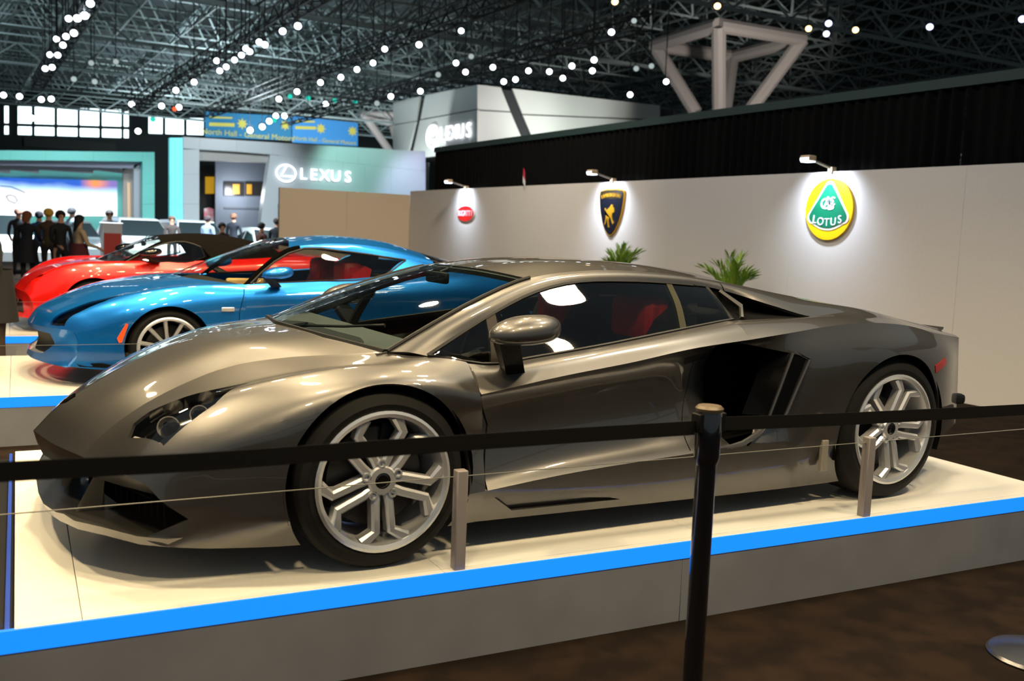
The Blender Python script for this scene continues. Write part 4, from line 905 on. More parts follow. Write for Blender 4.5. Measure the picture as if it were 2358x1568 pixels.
# ------------------------------------------------------------------ potted palms by the wall
leaf_m = M('palm_leaf', (88, 142, 34), .5, noise=(9, .25, (142, 168, 58))); pot_m = M('dark_pot', (40, 36, 34), .5)
def palm(label, u, v, seed, ht):
    rnd = random.Random(seed); c = at(u, v, 0, 7.15)
    r = thing('potted_palm', label, 'plant', (7.15, c[1], -HP))
    MB().lathe([(0, 0), (.15, 0), (.2, .36), (.21, .40), (.18, .40), (.17, .34), (0, .34)], 24).build('pot', pot_m, r)
    for k in range(20):
        az = rnd.uniform(0, 2*PI); reach = rnd.uniform(.08, .36); h = ht*rnd.uniform(.80, 1.0)*(1.06-.45*reach); pts = []
        for t in np.linspace(0, 1, 9):
            rr = reach*t**1.5; z = .36+(h-.36)*(1-(1-t)**1.7)-.10*reach*t**4
            pts.append(np.array([rr*math.cos(az), rr*math.sin(az), z]))
        m = MB(); m.tube(pts, list(np.linspace(.006, .002, 9)), 4)
        for i in range(2, 9):
            for f in (0, .5):
                if i == 8 and f: continue
                p = pts[i]*(1-f)+pts[min(i+1, 8)]*f; d = pts[min(i+1, 8)]-pts[i-1]; d /= np.linalg.norm(d); sd = np.cross(d, (0, 0, 1)); sd /= max(np.linalg.norm(sd), 1e-3)
                for s in (-1, 1):
                    L = .22*(1-.45*abs((i+f)/8-.55)*1.6)*rnd.uniform(.85, 1.1); e = p+(sd*s*.45+d*.9+np.array([0, 0, .12]))*L; q = (p+e)/2+np.array([0, 0, .012]); wv = np.cross(e-p, (0, 0, 1)); wv = wv/max(np.linalg.norm(wv), 1e-3)*.012
                    m.add([tuple(p), tuple(q-wv), tuple(e), tuple(q+wv)], [(0, 1, 2), (0, 2, 3)])
        m.build('frond', leaf_m, r, fix=False)
palm('potted palm with loose arching fronds below the gold bull shield', 1424, 600, 3, 1.52)
palm('potted palm with spreading fronds beside the wall below the round yellow badge', 1684, 620, 8, 1.46)

# ------------------------------------------------------------------ exhibition booths at the far end
bw = M('booth_panel_white', (196, 206, 210), .45); bt = M('booth_panel_teal', (112, 206, 196), .45); bg = M('booth_soffit_grey', (178, 182, 190), .6); bcy = M('booth_light_panel_cyan', (120, 232, 240), .4, emit=.55)
def facing_panel(parent, name, px, y, mat, dep=.25, gap=.0):
    """Panel standing in the plane y, corners surveyed in the photograph, with real thickness."""
    o = parent.location; P = [at(u, v, 1, y) for u, v in px]; c = sum(P)/len(P)
    P = [p+(c-p)*gap for p in P]; n = len(P)
    V = [(p[0]-o[0], y-o[1], p[2]-o[2]+HP) for p in P]+[(p[0]-o[0], y-o[1]+dep, p[2]-o[2]+HP) for p in P]
    m = MB(); m.add(V, [tuple(range(n)), tuple(range(2*n-1, n-1, -1))]+[(i, n+i, n+(i+1) % n, (i+1) % n) for i in range(n)])
    return m.build(name, mat, parent, 20)
# left portal with the big screen
r = thing('exhibit_portal', 'pale teal exhibition portal framing a big bright video screen', 'booth', (2.5, 36, -HP))
for a, b in ((-40, 24), (24, 105), (105, 215), (215, 328)):
    va = lambda u: 346+.012*max(0, u); facing_panel(r, 'fascia_panel', [(a, va(a)), (b, va(b)), (b, va(b)+22), (a, va(a)+22)], 36, bt, .3, .004)
for a, b in ((350, 422), (422, 470), (470, 618)): facing_panel(r, 'column_panel', [(328, a), (356, a), (356, b), (328, b)], 36, bt, .5, .004)
facing_panel(r, 'soffit_panel', [(-40, 368), (326, 372), (310, 388), (-40, 378)], 36.6, M('booth_lilac', (190, 190, 214), .5), .2)
for a, b in ((-40, 24), (24, 90), (90, 215), (215, 282)): facing_panel(r, 'soffit_panel', [(a, 378), (b, 380+.012*max(0, b)), (b, 399), (a, 391)], 37.4, bg, .2, .003)
facing_panel(r, 'inner_column', [(308, 380), (328, 374), (328, 545), (308, 545)], 36.6, bg, .3)
facing_panel(r, 'inner_column', [(284, 392), (308, 384), (308, 545), (284, 545)], 37.4, M('booth_warm_grey', (172, 166, 160), .6), .3)
facing_panel(r, 'inner_light_slot', [(293, 420), (300, 420), (301, 505), (294, 505)], 37.35, M('warm_light_slot', (226, 190, 150), .5, emit=.25), .03)
facing_panel(r, 'back_panel', [(-60, 388), (300, 394), (300, 560), (-60, 560)], 38.6, bt, .2)
scr = bpy.data.materials.new('video_picture'); scr.use_nodes = True; nt = scr.node_tree; bs = nt.nodes['Principled BSDF']
tc = nt.nodes.new('ShaderNodeTexCoord'); sp_ = nt.nodes.new('ShaderNodeSeparateXYZ'); nt.links.new(tc.outputs['Generated'], sp_.inputs[0])
nz = nt.nodes.new('ShaderNodeTexNoise'); nz.inputs['Scale'].default_value = 3.2; nt.links.new(tc.outputs['Generated'], nz.inputs['Vector'])
ad = nt.nodes.new('ShaderNodeMath'); ad.operation = 'MULTIPLY_ADD'; ad.inputs[1].default_value = .22; nt.links.new(nz.outputs['Fac'], ad.inputs[0]); nt.links.new(sp_.outputs['Z'], ad.inputs[2])
rp = nt.nodes.new('ShaderNodeValToRGB'); rp.color_ramp.elements[0].position = .70; rp.color_ramp.elements[0].color = (1, 1, 1, 1); rp.color_ramp.elements[1].position = 1.02; rp.color_ramp.elements[1].color = (.01, .10, .55, 1)
e = rp.color_ramp.elements.new(.86); e.color = (.42, .68, 1, 1)
nt.links.new(ad.outputs[0], rp.inputs['Fac'])
rx = nt.nodes.new('ShaderNodeValToRGB'); rx.color_ramp.elements[0].position = .70; rx.color_ramp.elements[0].color = (0, 0, 0, 1); rx.color_ramp.elements[1].position = .82; rx.color_ramp.elements[1].color = (1, 1, 1, 1)
e = rx.color_ramp.elements.new(.95); e.color = (.2, .2, .2, 1); nt.links.new(sp_.outputs['X'], rx.inputs['Fac'])
gt = nt.nodes.new('ShaderNodeMath'); gt.operation = 'MULTIPLY'; sm = nt.nodes.new('ShaderNodeMapRange'); sm.inputs[1].default_value = .84; sm.inputs[2].default_value = 1.02; nt.links.new(ad.outputs[0], sm.inputs[0]); nt.links.new(sm.outputs[0], gt.inputs[0]); nt.links.new(rx.outputs['Color'], gt.inputs[1])
mx = nt.nodes.new('ShaderNodeMix'); mx.data_type = 'RGBA'; nt.links.new(gt.outputs[0], mx.inputs[0]); nt.links.new(rp.outputs['Color'], mx.inputs[6]); mx.inputs[7].default_value = (1, .30, .04, 1)
bs.inputs['Base Color'].default_value = (.02, .02, .02, 1); nt.links.new(mx.outputs[2], bs.inputs['Emission Color']); bs.inputs['Emission Strength'].default_value = 1.35
facing_panel(r, 'screen', [(-30, 408), (270, 417), (270, 498), (-30, 497)], 38.5, scr, .06)
sh = MB()       # drawn outline of a car on the screen picture
p0 = at(0, 0, 1, 38.49)
for a in ([(0, 428), (25, 430), (45, 438), (58, 444)], [(14, 452), (22, 449), (34, 452), (40, 462), (34, 468), (20, 462), (14, 452)]):
    pts = [at(u, v, 1, 38.48) for u, v in a]; sh = MB(); sh.tube([(p[0]-r.location[0], 38.48-36, p[2]-r.location[2]+HP) for p in pts], .02, 4); sh.build('screen_line', M('screen_grey', (150, 160, 190), .5), r)
# right booth with lit lettering
r = thing('exhibit_booth', 'white panelled exhibition booth with a framed opening and lit brand lettering', 'booth', (11, 38, -HP)); r2 = r
top = lambda u: 315+.061*(u-422)
cols = [422, 459, 545, 628, 680, 728, 775, 825, 872, 920, 980]
s2_ = lambda u: 344+.062*(u-459) if u < 628 else 356+.108*(u-628)
for a, b in zip(cols, cols[1:]): facing_panel(r, 'wall_panel', [(a, top(a)), (b, top(b)), (b, s2_(b)), (a, s2_(a))], 38, bw, .3, .004)
for va, vb in ((344, 401), (401, 470), (470, 612)): facing_panel(r, 'pillar_panel', [(422, va), (459, va), (459, vb), (422, vb)], 38, bw, .6, .004)
for va, vb in ((317, 400), (400, 470), (470, 612)): facing_panel(r, 'light_panel', [(391, va), (421, va), (421, vb), (391, vb)], 38.05, bcy, .3, .004)
facing_panel(r, 'soffit_panel', [(459, 345), (622, 357), (618, 374), (459, 369)], 38.3, M('booth_beige_grey', (176, 176, 172), .6), .5)
facing_panel(r, 'slanted_jamb', [(622, 356), (640, 358), (640, 612), (598, 612), (601, 506)], 38, bw, .5)
for a, b in ((640, 690), (690, 740), (740, 790), (790, 840), (840, 900), (900, 980)):
    facing_panel(r, 'wall_panel', [(a, s2_(a)), (b, s2_(b)), (b, 470), (a, 470)], 38, bw, .3, .004)
iw = M('booth_interior_grey', (124, 132, 146), .7)
facing_panel(r, 'interior_wall', [(496, 366), (622, 366), (622, 545), (496, 545)], 41, iw, .2)
facing_panel(r, 'interior_wall', [(440, 360), (497, 360), (497, 545), (440, 545)], 42.5, M('booth_interior_dark', (46, 46, 44), .7), .2)
facing_panel(r, 'interior_ledge', [(516, 476), (622, 478), (622, 482), (516, 480)], 40.95, M('booth_ledge_grey', (108, 114, 124), .6), .04)
facing_panel(r, 'lit_window', [(473, 407), (494, 407), (494, 446), (473, 446)], 42.4, M('amber_window', (214, 160, 30), .4, emit=.55), .05)
for a, b in ((517, 562), (565, 610)): facing_panel(r, 'interior_window', [(a, 419), (b, 420), (b, 451), (a, 450)], 40.9, M('smoky_window', (46, 42, 40), .2), .05)
for a, b in ((536, 552), (568, 580)): facing_panel(r, 'window_glow', [(a, 424), (b, 424), (b, 447), (a, 447)], 40.86, M('amber_glow', (190, 140, 40), .4, emit=.22), .02)
facing_panel(r, 'pink_poster', [(470, 480), (482, 478), (494, 482), (495, 512), (480, 515), (470, 505)], 41.4, M('pink_white_print', (240, 216, 220), .5, noise=(4, .1, (228, 130, 140))), .04)
sign = M('sign_white', (250, 250, 255), .4, emit=1.6)
def emblem(parent, c, X, Y, Z, s, mat, word, tw):
    e = bpy.data.objects.new('lit_sign', None); COL.objects.link(e); e.parent = parent; m4 = Matrix((X, Y, Z)).transposed().to_4x4(); m4.translation = Vector(c)-Vector(parent.location)+Vector((0, 0, HP)); e.matrix_local = m4
    m = MB(); m.tube([(s*1.18*math.cos(t), s*math.sin(t), 0) for t in np.linspace(0, 2*PI, 33)], s*.09, 6); m.build('emblem_ring', mat, e)
    pts = [(s*.12, s*.93), (-s*.62, -s*.35), (s*.85, -s*.35)]
    m = MB(); m.tube([(x, y, 0) for x, y in pts], s*.10, 6); m.build('emblem_stroke', mat, e)
    adv = [0, .66, 1.36, 2.10, 2.92]
    for k, ch_ in enumerate(word): text_mesh('letter', ch_, tw, .03, mat, e, T((s*1.45+tw*(.35+adv[k]), 0, 0)))
c = at(659, 399, 1, 37.9); emblem(r, c, *FY, .36, sign, 'LEXUS', .70)
lamp('SPOT', (13.5, 34.5, 5.2), (14.5, 38, 3.4), 480, (.50, 1, .86), .3, 80); lamp('SPOT', (17, 34, 4.6), (18, 38, 2.6), 540, (.66, .64, 1), .3, 80)
lamp('SPOT', (9, 33.5, 5.5), (8.4, 38, 3), 700, (.86, .94, 1), .3, 90); lamp('SPOT', (3, 31.5, 5.5), (3, 36, 3.0), 620, (.80, .95, 1), .3, 90); lamp('SPOT', (-1, 31.5, 5.5), (-.5, 36, 3.0), 420, (.80, .95, 1), .3, 90)
lamp('POINT', (9.5, 40, 2.6), (0, 0, 0), 110, (.9, .95, 1), .3)
# hanging white sign box over the booth
r = thing('hanging_sign_box', 'large white box sign with slanted dark gaps and lit lettering above the black drapes', 'sign', (18.7, 35, 4.85))
bx = MB(); p = at(1500, 240, 1, 35); bx.box(.12, p[0]-18.7+1.5, .12, 9.5, .05, 2.82); bx.build('core', M('sign_core_dark', (40, 44, 48), .7), r)
for hx, hy in ((.5, .6), (.5, 8.6), (6, .6), (6, 8.6)): MB().bar((hx, hy, 2.8), (hx, hy, 11.62-4.85), .03, 6).build('hanging_cable', black_m, r)
sw = M('sign_panel_white', (222, 226, 224), .5)
def xpanel(name, px, x, mat, dep=.1):
    P = [at(u, v, 0, x) for u, v in px]; n = len(P)
    V = [(0, p[1]-35, p[2]-4.85) for p in P]+[(dep, p[1]-35, p[2]-4.85) for p in P]
    m = MB(); m.add(V, [tuple(range(n)), tuple(range(2*n-1, n-1, -1))]+[(i, n+i, n+(i+1) % n, (i+1) % n) for i in range(n)]); m.build(name, mat, r, 20)
lt = lambda u: 195+.2475*(1100-u)*.83; lb = lambda u: 345+.135*(1100-u)
lm = lambda u: 262+.12*(1100-u)
xpanel('sign_panel', [(905, 237), (966, 222), (957, 278), (905, 287)], 18.7, sw); xpanel('sign_panel', [(905, 289), (957, 280), (936, 365), (905, 371)], 18.7, sw)
xpanel('sign_panel', [(979, 219), (1099, 195), (1099, 250), (968, 274)], 18.7, sw); xpanel('sign_panel', [(967, 277), (1099, 253), (1099, 348), (947, 366)], 18.7, sw)
o_ = lambda name, px: facing_panel(r, name, px, 35, sw, .1)
o_('sign_panel', [(1102, 195), (1153, 201), (1175, 256), (1102, 252)]); o_('sign_panel', [(1102, 255), (1176, 259), (1215, 350), (1102, 350)])
o_('sign_panel', [(1180, 204), (1520, 243), (1520, 275), (1203, 262)]); o_('sign_panel', [(1204, 265), (1520, 278), (1520, 330), (1236, 340)])
c = at(995, 314, 0, 18.6); emblem(r, c, *WX, .52, sign, 'LEXUS', .95)
lamp('SPOT', (15.5, 39, 2.6), (18.7, 39.5, 6), 900, (.92, 1, .97), .3, 100); lamp('SPOT', (23, 31.5, 5.2), (23, 35, 6.4), 500, (.95, 1, .90), .3, 100); lamp('SPOT', (20, 31, 6), (20, 35, 6.5), 500, (1, .95, .9), .3, 90)
# two blue hall banners
bb = M('banner_blue', (22, 112, 156), .7); bb2 = M('banner_sky', (50, 132, 196), .7); yel = M('banner_yellow', (190, 184, 80), .7)
def banner(label, px, mat, line_px, sz, stars, bars):
    c = at(px[0][0], px[3][1], 1, 62); r = thing('hall_banner', label, 'banner', (c[0], 62, c[2]))
    facing_panel(r, 'cloth', px, 62, mat, .03)
    m4 = Matrix(FY).transposed().to_4x4()
    for (u, v, txt) in line_px:
        p = at(u, v, 1, 61.93); m4.translation = Vector((p[0]-c[0], -.05, p[2]-c[2])); tag(text_mesh('lettering', txt, sz, .01, yel, r, m4.copy()), kind='stuff')
    for u, v in stars:
        p = at(u, v, 1, 61.93); m = MB(); m.prism([((.38 if k % 2 == 0 else .2)*math.cos(k*PI/8)+p[0]-c[0], (.38 if k % 2 == 0 else .2)*math.sin(k*PI/8)+p[2]-c[2]) for k in range(16)], .02, 1, -.06); m.build('star_mark', yel, r)
    for u0_, u1_, v, hpx in bars: facing_panel(r, 'print_line', [(u0_, v), (u1_, v+(u1_-u0_)*.03), (u1_, v+hpx+(u1_-u0_)*.03), (u0_, v+hpx)], 61.95, yel, .02)
    for px_ in (px[0], px[1]):
        p = at(*px_, 1, 62); m = MB(); m.bar((p[0]-c[0], .015, p[2]-c[2]), (p[0]-c[0], .015, 9.3-c[2]), .015, 5); m.build('hanging_cable', black_m, r)
banner('darker blue hall banner with yellow lettering hanging nearest the daylight windows', [(473, 257), (671, 268), (671, 324), (473, 315)], bb, [(573, 311, 'North Hall - General Motors')], .52, [(558, 285), (657, 288)], [(482, 535, 268, 4), (482, 540, 282, 8)])
banner('brighter blue hall banner with yellow lettering hanging beside the white sign box', [(673, 267), (824, 283), (824, 337), (673, 328)], bb2, [(749, 324, 'North Hall - General Motors')], .38, [(739, 296), (812, 302)], [(680, 725, 277, 4), (680, 727, 290, 7)])
lamp('SPOT', (12, 50, 5.5), (15, 62, 7.4), 6000, (.9, .97, 1), .4, 80); lamp('SPOT', (19, 50, 6), (21, 62, 7.4), 5000, (.9, .97, 1), .4, 70)  # fill spots added to brighten the two banners
# structural tree column behind the drapes, and a farther one
colm = M('column_grey', (166, 160, 156), .6)
def tree_column(label, pts, ringr, postr, zbase, par):
    c = pts['c']; r = thing('tree_column', label, 'column', (c[0], c[1], zbase))
    L = lambda p: (p[0]-c[0], p[1]-c[1], p[2]-zbase)
    ring = pts['ring']; 
    for i in range(4): MB().bar(L(ring[i]), L(ring[(i+1) % 4]), ringr, 10).build('ring_beam', colm, r)
    for i in range(4):
        d = np.array(ring[i])-c; k = np.array([c[0]+d[0]*par, c[1]+d[1]*par, pts['zk']])
        MB().bar(L(ring[i]), L(k), ringr, 10).build('branch', colm, r)
        MB().tube([L(k+np.array([0, 0, .0])), L([k[0], k[1], zbase])], postr, 12).build('shaft', colm, r)
D_ = 34
def ray(u, v): return fw+(u-1179)/FPX*rt-(v-784)/FPX*up
ZR = (CP+ray(1655, 58)*D_)[2]
A_ = at(1655, 58, 2, ZR); Lp = at(1507, 104, 2, ZR); Rp = at(1848, 90, 2, ZR); Fp = Lp+Rp-A_
cc = (Lp+Rp)/2
tree_column('grey branching concrete column head rising behind the black drapes', dict(c=cc, ring=[A_, Rp, Fp, Lp], zk=ZR-2.6), .26, .27, -HP, .36)
d2 = np.array([at(945, 275, 1, 60)[0], 60, 0]); z2 = at(828, 264, 1, 60)[2]
tree_column('distant grey branching column between the blue banners and the white sign box', dict(c=d2, ring=[d2+np.array([0, -3.4, z2]), d2+np.array([3.4, 0, z2]), d2+np.array([0, 3.4, z2]), d2+np.array([-3.4, 0, z2])], zk=z2-2.6), .28, .3, -HP, .36)

lamp('SPOT', (cc[0]-5, cc[1]-9, 3.5), tuple(cc-np.array([0, 0, .6])), 2600, (1, .9, .82), .4, 45)  # fill spot added from below to lighten the column head

# ------------------------------------------------------------------ rigging: trusses, spotlights
tr_m = M('truss_black', (16, 17, 18), .6)
def truss(label, x, y0, y1, z):
    r = thing('lighting_truss', label, 'truss', (x, y0, z)); L = y1-y0
    for dx in (-.22, .22):
        for dz in (0, .44): MB().bar((dx, 0, dz), (dx, L, dz), .035, 6).build('chord', tr_m, r)
    m = MB(); n = int(L/.6)
    for k in range(n):
        a, b = k*.6, (k+1)*.6
        for dx in (-.22, .22): m.bar((dx, a, 0 if k % 2 else .44), (dx, b, .44 if k % 2 else 0), .02, 4, cap=False)
        m.bar((-.22 if k % 2 else .22, a, 0), (.22 if k % 2 else -.22, b, 0), .02, 4, cap=False)
    tag(m.build('lacing', tr_m, r, fix=False), kind='stuff')
    for k in range(4): MB().bar((0, L*(k+.5)/4, .44), (0, L*(k+.5)/4, 9.2-z), .02, 5).build('hanger', tr_m, r)
    return r
ZT = 6.95
truss('black lighting truss running away nearest the left edge of the ceiling', 1.92, 20, 46, ZT); truss('black lighting truss running away above the exhibition portal', 6.77, 18, 52, ZT); truss('black lighting truss running away above the lit booth lettering', 10.67, 17, 52, ZT); truss('black lighting truss running away above the white sign box', 15.07, 18, 52, ZT)
hous = M('lamp_housing_black', (14, 14, 16), .5)
def glow(name, c, e): return M(name, c, .3, emit=e)
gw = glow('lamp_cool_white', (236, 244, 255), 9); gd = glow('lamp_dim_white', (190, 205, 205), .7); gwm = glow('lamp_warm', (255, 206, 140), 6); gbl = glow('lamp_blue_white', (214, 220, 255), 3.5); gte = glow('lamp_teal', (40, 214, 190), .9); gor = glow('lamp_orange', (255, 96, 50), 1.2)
ORD = 'first second third fourth fifth sixth seventh eighth ninth tenth eleventh twelfth thirteenth fourteenth fifteenth sixteenth seventeenth eighteenth nineteenth twentieth'.split()
SPOT = {}
def spot(P, rad, mat, label, group):
    """Spotlight: housing, yoke, glowing lens and the pipe it hangs on, lens towards the front of the hall."""
    if not SPOT:
        m = MB(); m.lathe([(0, 1.5), (.62, 1.5), (.8, 1.15), (.95, .35), (1.02, 0), (1.12, -.12), (1.12, .02)], 14, 'y'); SPOT['housing'] = (m, hous)
        m = MB(); m.lathe([(.0, -.10), (.5, -.06), (.98, .0)], 14, 'y'); SPOT['lens'] = (m, None)
        m = MB(); m.tube([(-1.2, .6, 0), (-1.25, .6, .9), (-.9, .6, 1.55), (0, .6, 1.7), (.9, .6, 1.55), (1.25, .6, .9), (1.2, .6, 0)], .09, 5); SPOT['yoke'] = (m, hous)
        m = MB(); m.bar((0, 0, 0), (0, 0, 1), .018, 5); SPOT['drop_pipe'] = (m, hous)
        SPOT['made'] = {}
    r = thing('spotlight', label, 'spotlight', P, group=group)
    d = CP-np.array(P); rot = (-.8*math.atan2(-d[2], np.hypot(d[0], d[1])), 0, math.atan2(d[1], d[0])+PI/2)
    for part in ('housing', 'lens', 'yoke', 'drop_pipe'):
        m, mt = SPOT[part]; key = (part, (mt or mat).name)
        if key not in SPOT['made']: o = SPOT['made'][key] = m.build(part, mt or mat, r, 35)
        else: o = SPOT['made'][key].copy(); COL.objects.link(o); o.parent = r
        if part == 'drop_pipe': o.location = (0, rad*.6, rad*1.3); o.scale = (1, 1, max(.1, 11.62-P[2]-rad*1.3))
        else: o.rotation_euler = rot if part != 'yoke' else (0, 0, rot[2]); o.scale = (rad, rad, rad)
    return r
rows = [
 ('truss nearest the left edge', 0, 1.45, gw, [(208, 8), (195, 36), (178, 42), (158, 43), (170, 76), (152, 84), (130, 90), (145, 104), (133, 127), (115, 126), (120, 155), (104, 158)]),
 ('truss above the portal', 0, 6.3, gw, [(686, 60), (651, 72), (610, 103), (597, 97), (575, 119), (566, 112), (556, 127), (540, 138), (499, 140), (521, 154), (506, 163), (447, 189), (405, 208)]),
 ('truss above the booth lettering', 0, 10.2, gw, [(965, 103), (886, 113), (859, 145), (822, 160), (785, 178), (738, 190), (684, 211), (642, 228)]),
 ('truss above the white sign box', 0, 14.6, gw, [(1408, 74), (1062, 71), (1368, 138), (1317, 152), (1265, 165), (1217, 163), (1135, 155), (1050, 145)]),
 ('bars in front of the sign box', 2, 6.2, gw, [(1364, 163), (1296, 180), (1187, 183), (1160, 188), (1072, 166), (1534, 188), (1451, 218), (968, 210), (900, 222)]),
 ('far bars below the ceiling', 1, 52, gw, [(8, 219), (45, 222), (95, 229), (118, 228), (303, 240), (372, 244), (412, 247), (74, 272), (318, 302), (576, 300), (604, 292), (620, 279), (635, 267), (655, 267), (750, 240)]),
 ('high warm bars', 2, 7.6, gwm, [(1416, 4), (1862, 66), (1970, 69), (1652, 14)]),
 ('bars over the black drapes', 2, 7.2, gbl, [(1908, 54), (2141, 62), (2354, 44), (1903, 78)]),
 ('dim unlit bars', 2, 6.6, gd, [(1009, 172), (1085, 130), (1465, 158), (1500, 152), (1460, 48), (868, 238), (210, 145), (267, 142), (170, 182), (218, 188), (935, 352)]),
 ('teal effect bar', 1, 50, gte, [(668, 222), (710, 226), (771, 231), (818, 234), (632, 277), (352, 275)]),
]
ADJ = {'gw': 'white'}
for name, ax, val, mat, pts in rows:
    colr = {gw: 'glowing white', gd: 'faint grey', gwm: 'warm amber', gbl: 'bluish white', gte: 'teal'}[mat]
    for k, (u, v) in enumerate(pts):
        P = at(u, v, ax, val); D0 = float((P-CP)@fw)
        px = 6.6 if mat in (gw,) else 5.5
        rad = min(.26, max(.09, px*D0/FPX)) if mat is not gd else min(.28, 6.5*D0/FPX)
        spot(P, rad, mat, f'{colr} spotlight, {ORD[k]} along the {name}', f'{colr} spotlights on the {name}')
spot(at(402, 251, 1, 50), .12, gor, 'single orange spotlight beside a white one before the far hall windows', 'coloured effect lamps')

# ------------------------------------------------------------------ visitors
skin_m = M('skin', (206, 150, 120), .6)
def person(label, loc, rz, top, legs, hair, h=1.72, skin=(206, 150, 120), hl=.0, arm=(.1, .25), skirt=None, stoop=0, hat=None):
    """One continuous skinned body, coloured by region; hair is its child."""
    s = h/1.72; J = []; E = []; Rr = []
    def j(x, y, z, r, p=None):
        J.append((x*s, y*s-stoop*max(0, z-.95)*.35, z*s)); Rr.append(r*s)
        if p is not None: E.append((p, len(J)-1))
        return len(J)-1
    pel = j(0, 0, .95, .135); wst = j(0, .0, 1.10, .12, pel); ch = j(0, 0, 1.30, .145, wst); nk0 = j(0, 0, 1.44, .075, ch); nk = j(0, -.01, 1.50, .052, nk0); hd = j(0, -.02, 1.60, .088, nk); ht_ = j(0, -.015, 1.66, .075, hd)
    ns = j(0, -.095, 1.585, .022, hd)
    for sd, ab in ((-1, arm[0]), (1, arm[1])):
        hip = j(sd*.095, 0, .90, .10, pel); kn = j(sd*.10, -.015, .50, .068, hip); an = j(sd*.105, .01, .10, .045, kn); ft = j(sd*.115, -.12, .035, .04, an)
        shd = j(sd*.185, 0, 1.385, .068, ch); el = j(sd*.235, -.02-ab*.15, 1.10, .05, shd); wr_ = j(sd*(.215-ab*.12), -.04-ab*.75, .90+ab*.35, .036, el); hn = j(sd*(.20-ab*.15), -.06-ab*.9, .83+ab*.42, .038, wr_); j(sd*(.185-ab*.15), -.08-ab*1.0, .77+ab*.46, .022, hn)
    me = bpy.data.meshes.new('person'); me.from_pydata(J, E, []); o = bpy.data.objects.new('person', me); COL.objects.link(o)
    sk = o.modifiers.new('skin', 'SKIN'); sk.use_smooth_shade = True; o.modifiers.new('sub', 'SUBSURF').levels = 1
    for v, r_ in zip(me.skin_vertices[0].data, Rr): v.radius = (r_, r_*.85)
    me.skin_vertices[0].data[0].use_root = True
    bpy.context.view_layer.update(); em = bpy.data.meshes.new_from_object(o.evaluated_get(bpy.context.evaluated_depsgraph_get()))
    o.modifiers.clear(); old = o.data; o.data = em; bpy.data.meshes.remove(old); em.name = 'person'
    em.materials.clear()
    cols = [M('cloth_%d_%d_%d' % c, c, .85) for c in (top, legs)]+[M('skin_%d' % skin[0], skin, .6), M('shoe_black', (16, 15, 15), .5), M('eye_dark', (30, 22, 20), .4)]
    for m in cols: em.materials.append(m)
    for p in em.polygons:
        c = p.center/s; z = c.z; p.use_smooth = True
        k = 0
        if z < .085: k = 3
        elif z < .93 and abs(c.x) < .19: k = 1
        if z > 1.475: k = 2
        if abs(c.x) > .10 and z < .93+max(arm)*.45 and (c.y < -.03-.0) and abs(c.x) > .13+.0 and z > .66: k = 2 if z < (.88+.38*(arm[0] if c.x < 0 else arm[1])) else k
        if z > 1.475 and abs(z-1.605) < .014 and c.y < -.075 and .015 < abs(c.x) < .05: k = 4
        p.material_index = k
    hm = MB(); bm = bmesh.new(); bmesh.ops.create_uvsphere(bm, u_segments=14, v_segments=10, radius=1)
    for v in bm.verts:
        a, b, c = v.co; back = max(0, b)
        v.co = (a*.105*s, (-.005+b*.112+(.03 if c < 0 else 0)*back)*s-stoop*.22, (1.64+c*.098-(hl*back*(1 if c < .2 else 0)) + (.02 if b < -.3 and c < .2 else 0))*s)
    bm.verts.index_update(); hm.add([v.co[:] for v in bm.verts if True], [[v.index for v in f.verts] for f in bm.faces if not (sum(v.co.y for v in f.verts)/len(f.verts) < -.06*s-stoop*.22 and sum(v.co.z for v in f.verts)/len(f.verts) < 1.655*s)]); bm.free()
    ho = hm.build('hat' if hat else 'hair', M('hair_%d_%d' % ((hat or hair)[0], (hat or hair)[1]), hat or hair, .8), o, 60, fix=False)
    if skirt:
        m = MB(); m.lathe([(.17*s, 1.12*s), (.185*s, .95*s), (skirt[0]*s, skirt[1]*s), (skirt[0]*.96*s, skirt[1]*s), (.16*s, 1.05*s)], 20); m.build('coat_skirt', M('cloth_%d_%d_%d' % skirt[2], skirt[2], .85), o)
    o.location = (loc[0], loc[1], 0); o.rotation_euler = (0, 0, rz); tag(o, label, 'person', 'visitors on the show floor')
    return o
def stand(u, y): return (at(u, 505, 1, y)[0], y)
person('stooping person in a long black coat cut by the left edge of the frame', (at(-8, 700, 1, 5.75)[0]-.02, 5.95), -PI/2+.5, (5, 5, 5), (58, 46, 36), (12, 10, 9), 1.66, arm=(.1, .3), skirt=(.22, .62, (5, 5, 6)), stoop=.5)
Y = 19
person('person with auburn hair in a dark navy coat facing the screen', stand(62, Y), PI*.85, (20, 20, 28), (18, 18, 22), (120, 66, 32), 1.66, hl=.14, arm=(.5, .1), skirt=(.24, .60, (20, 20, 28)))
person('person in an olive brown jacket and yellow cap facing the bright screen', stand(112, Y+1), PI*.9, (70, 52, 34), (40, 36, 30), (60, 40, 20), 1.74, arm=(.6, .3), hat=(214, 160, 50))
person('person with dark hair in a black suit jacket turned to the camera', stand(139, Y-.5), .4, (22, 20, 20), (20, 20, 22), (30, 24, 22), 1.70, arm=(.3, .1))
person('person with grey shirt and short dark hair, tallest before the screen', stand(165, Y+6), PI*.7, (120, 140, 150), (40, 42, 48), (38, 38, 42), 1.82)
person('person with long black hair in a beige jacket and maroon skirt', stand(182, Y-1.5), PI*.6, (188, 160, 128), (60, 20, 24), (18, 12, 12), 1.62, hl=.26, arm=(.4, .2), skirt=(.25, .72, (84, 26, 34)))
person('person with bald pinkish head in a dark jacket at the back of the crowd', stand(43, Y+5), PI, (28, 30, 36), (24, 24, 28), (176, 128, 112), 1.74)
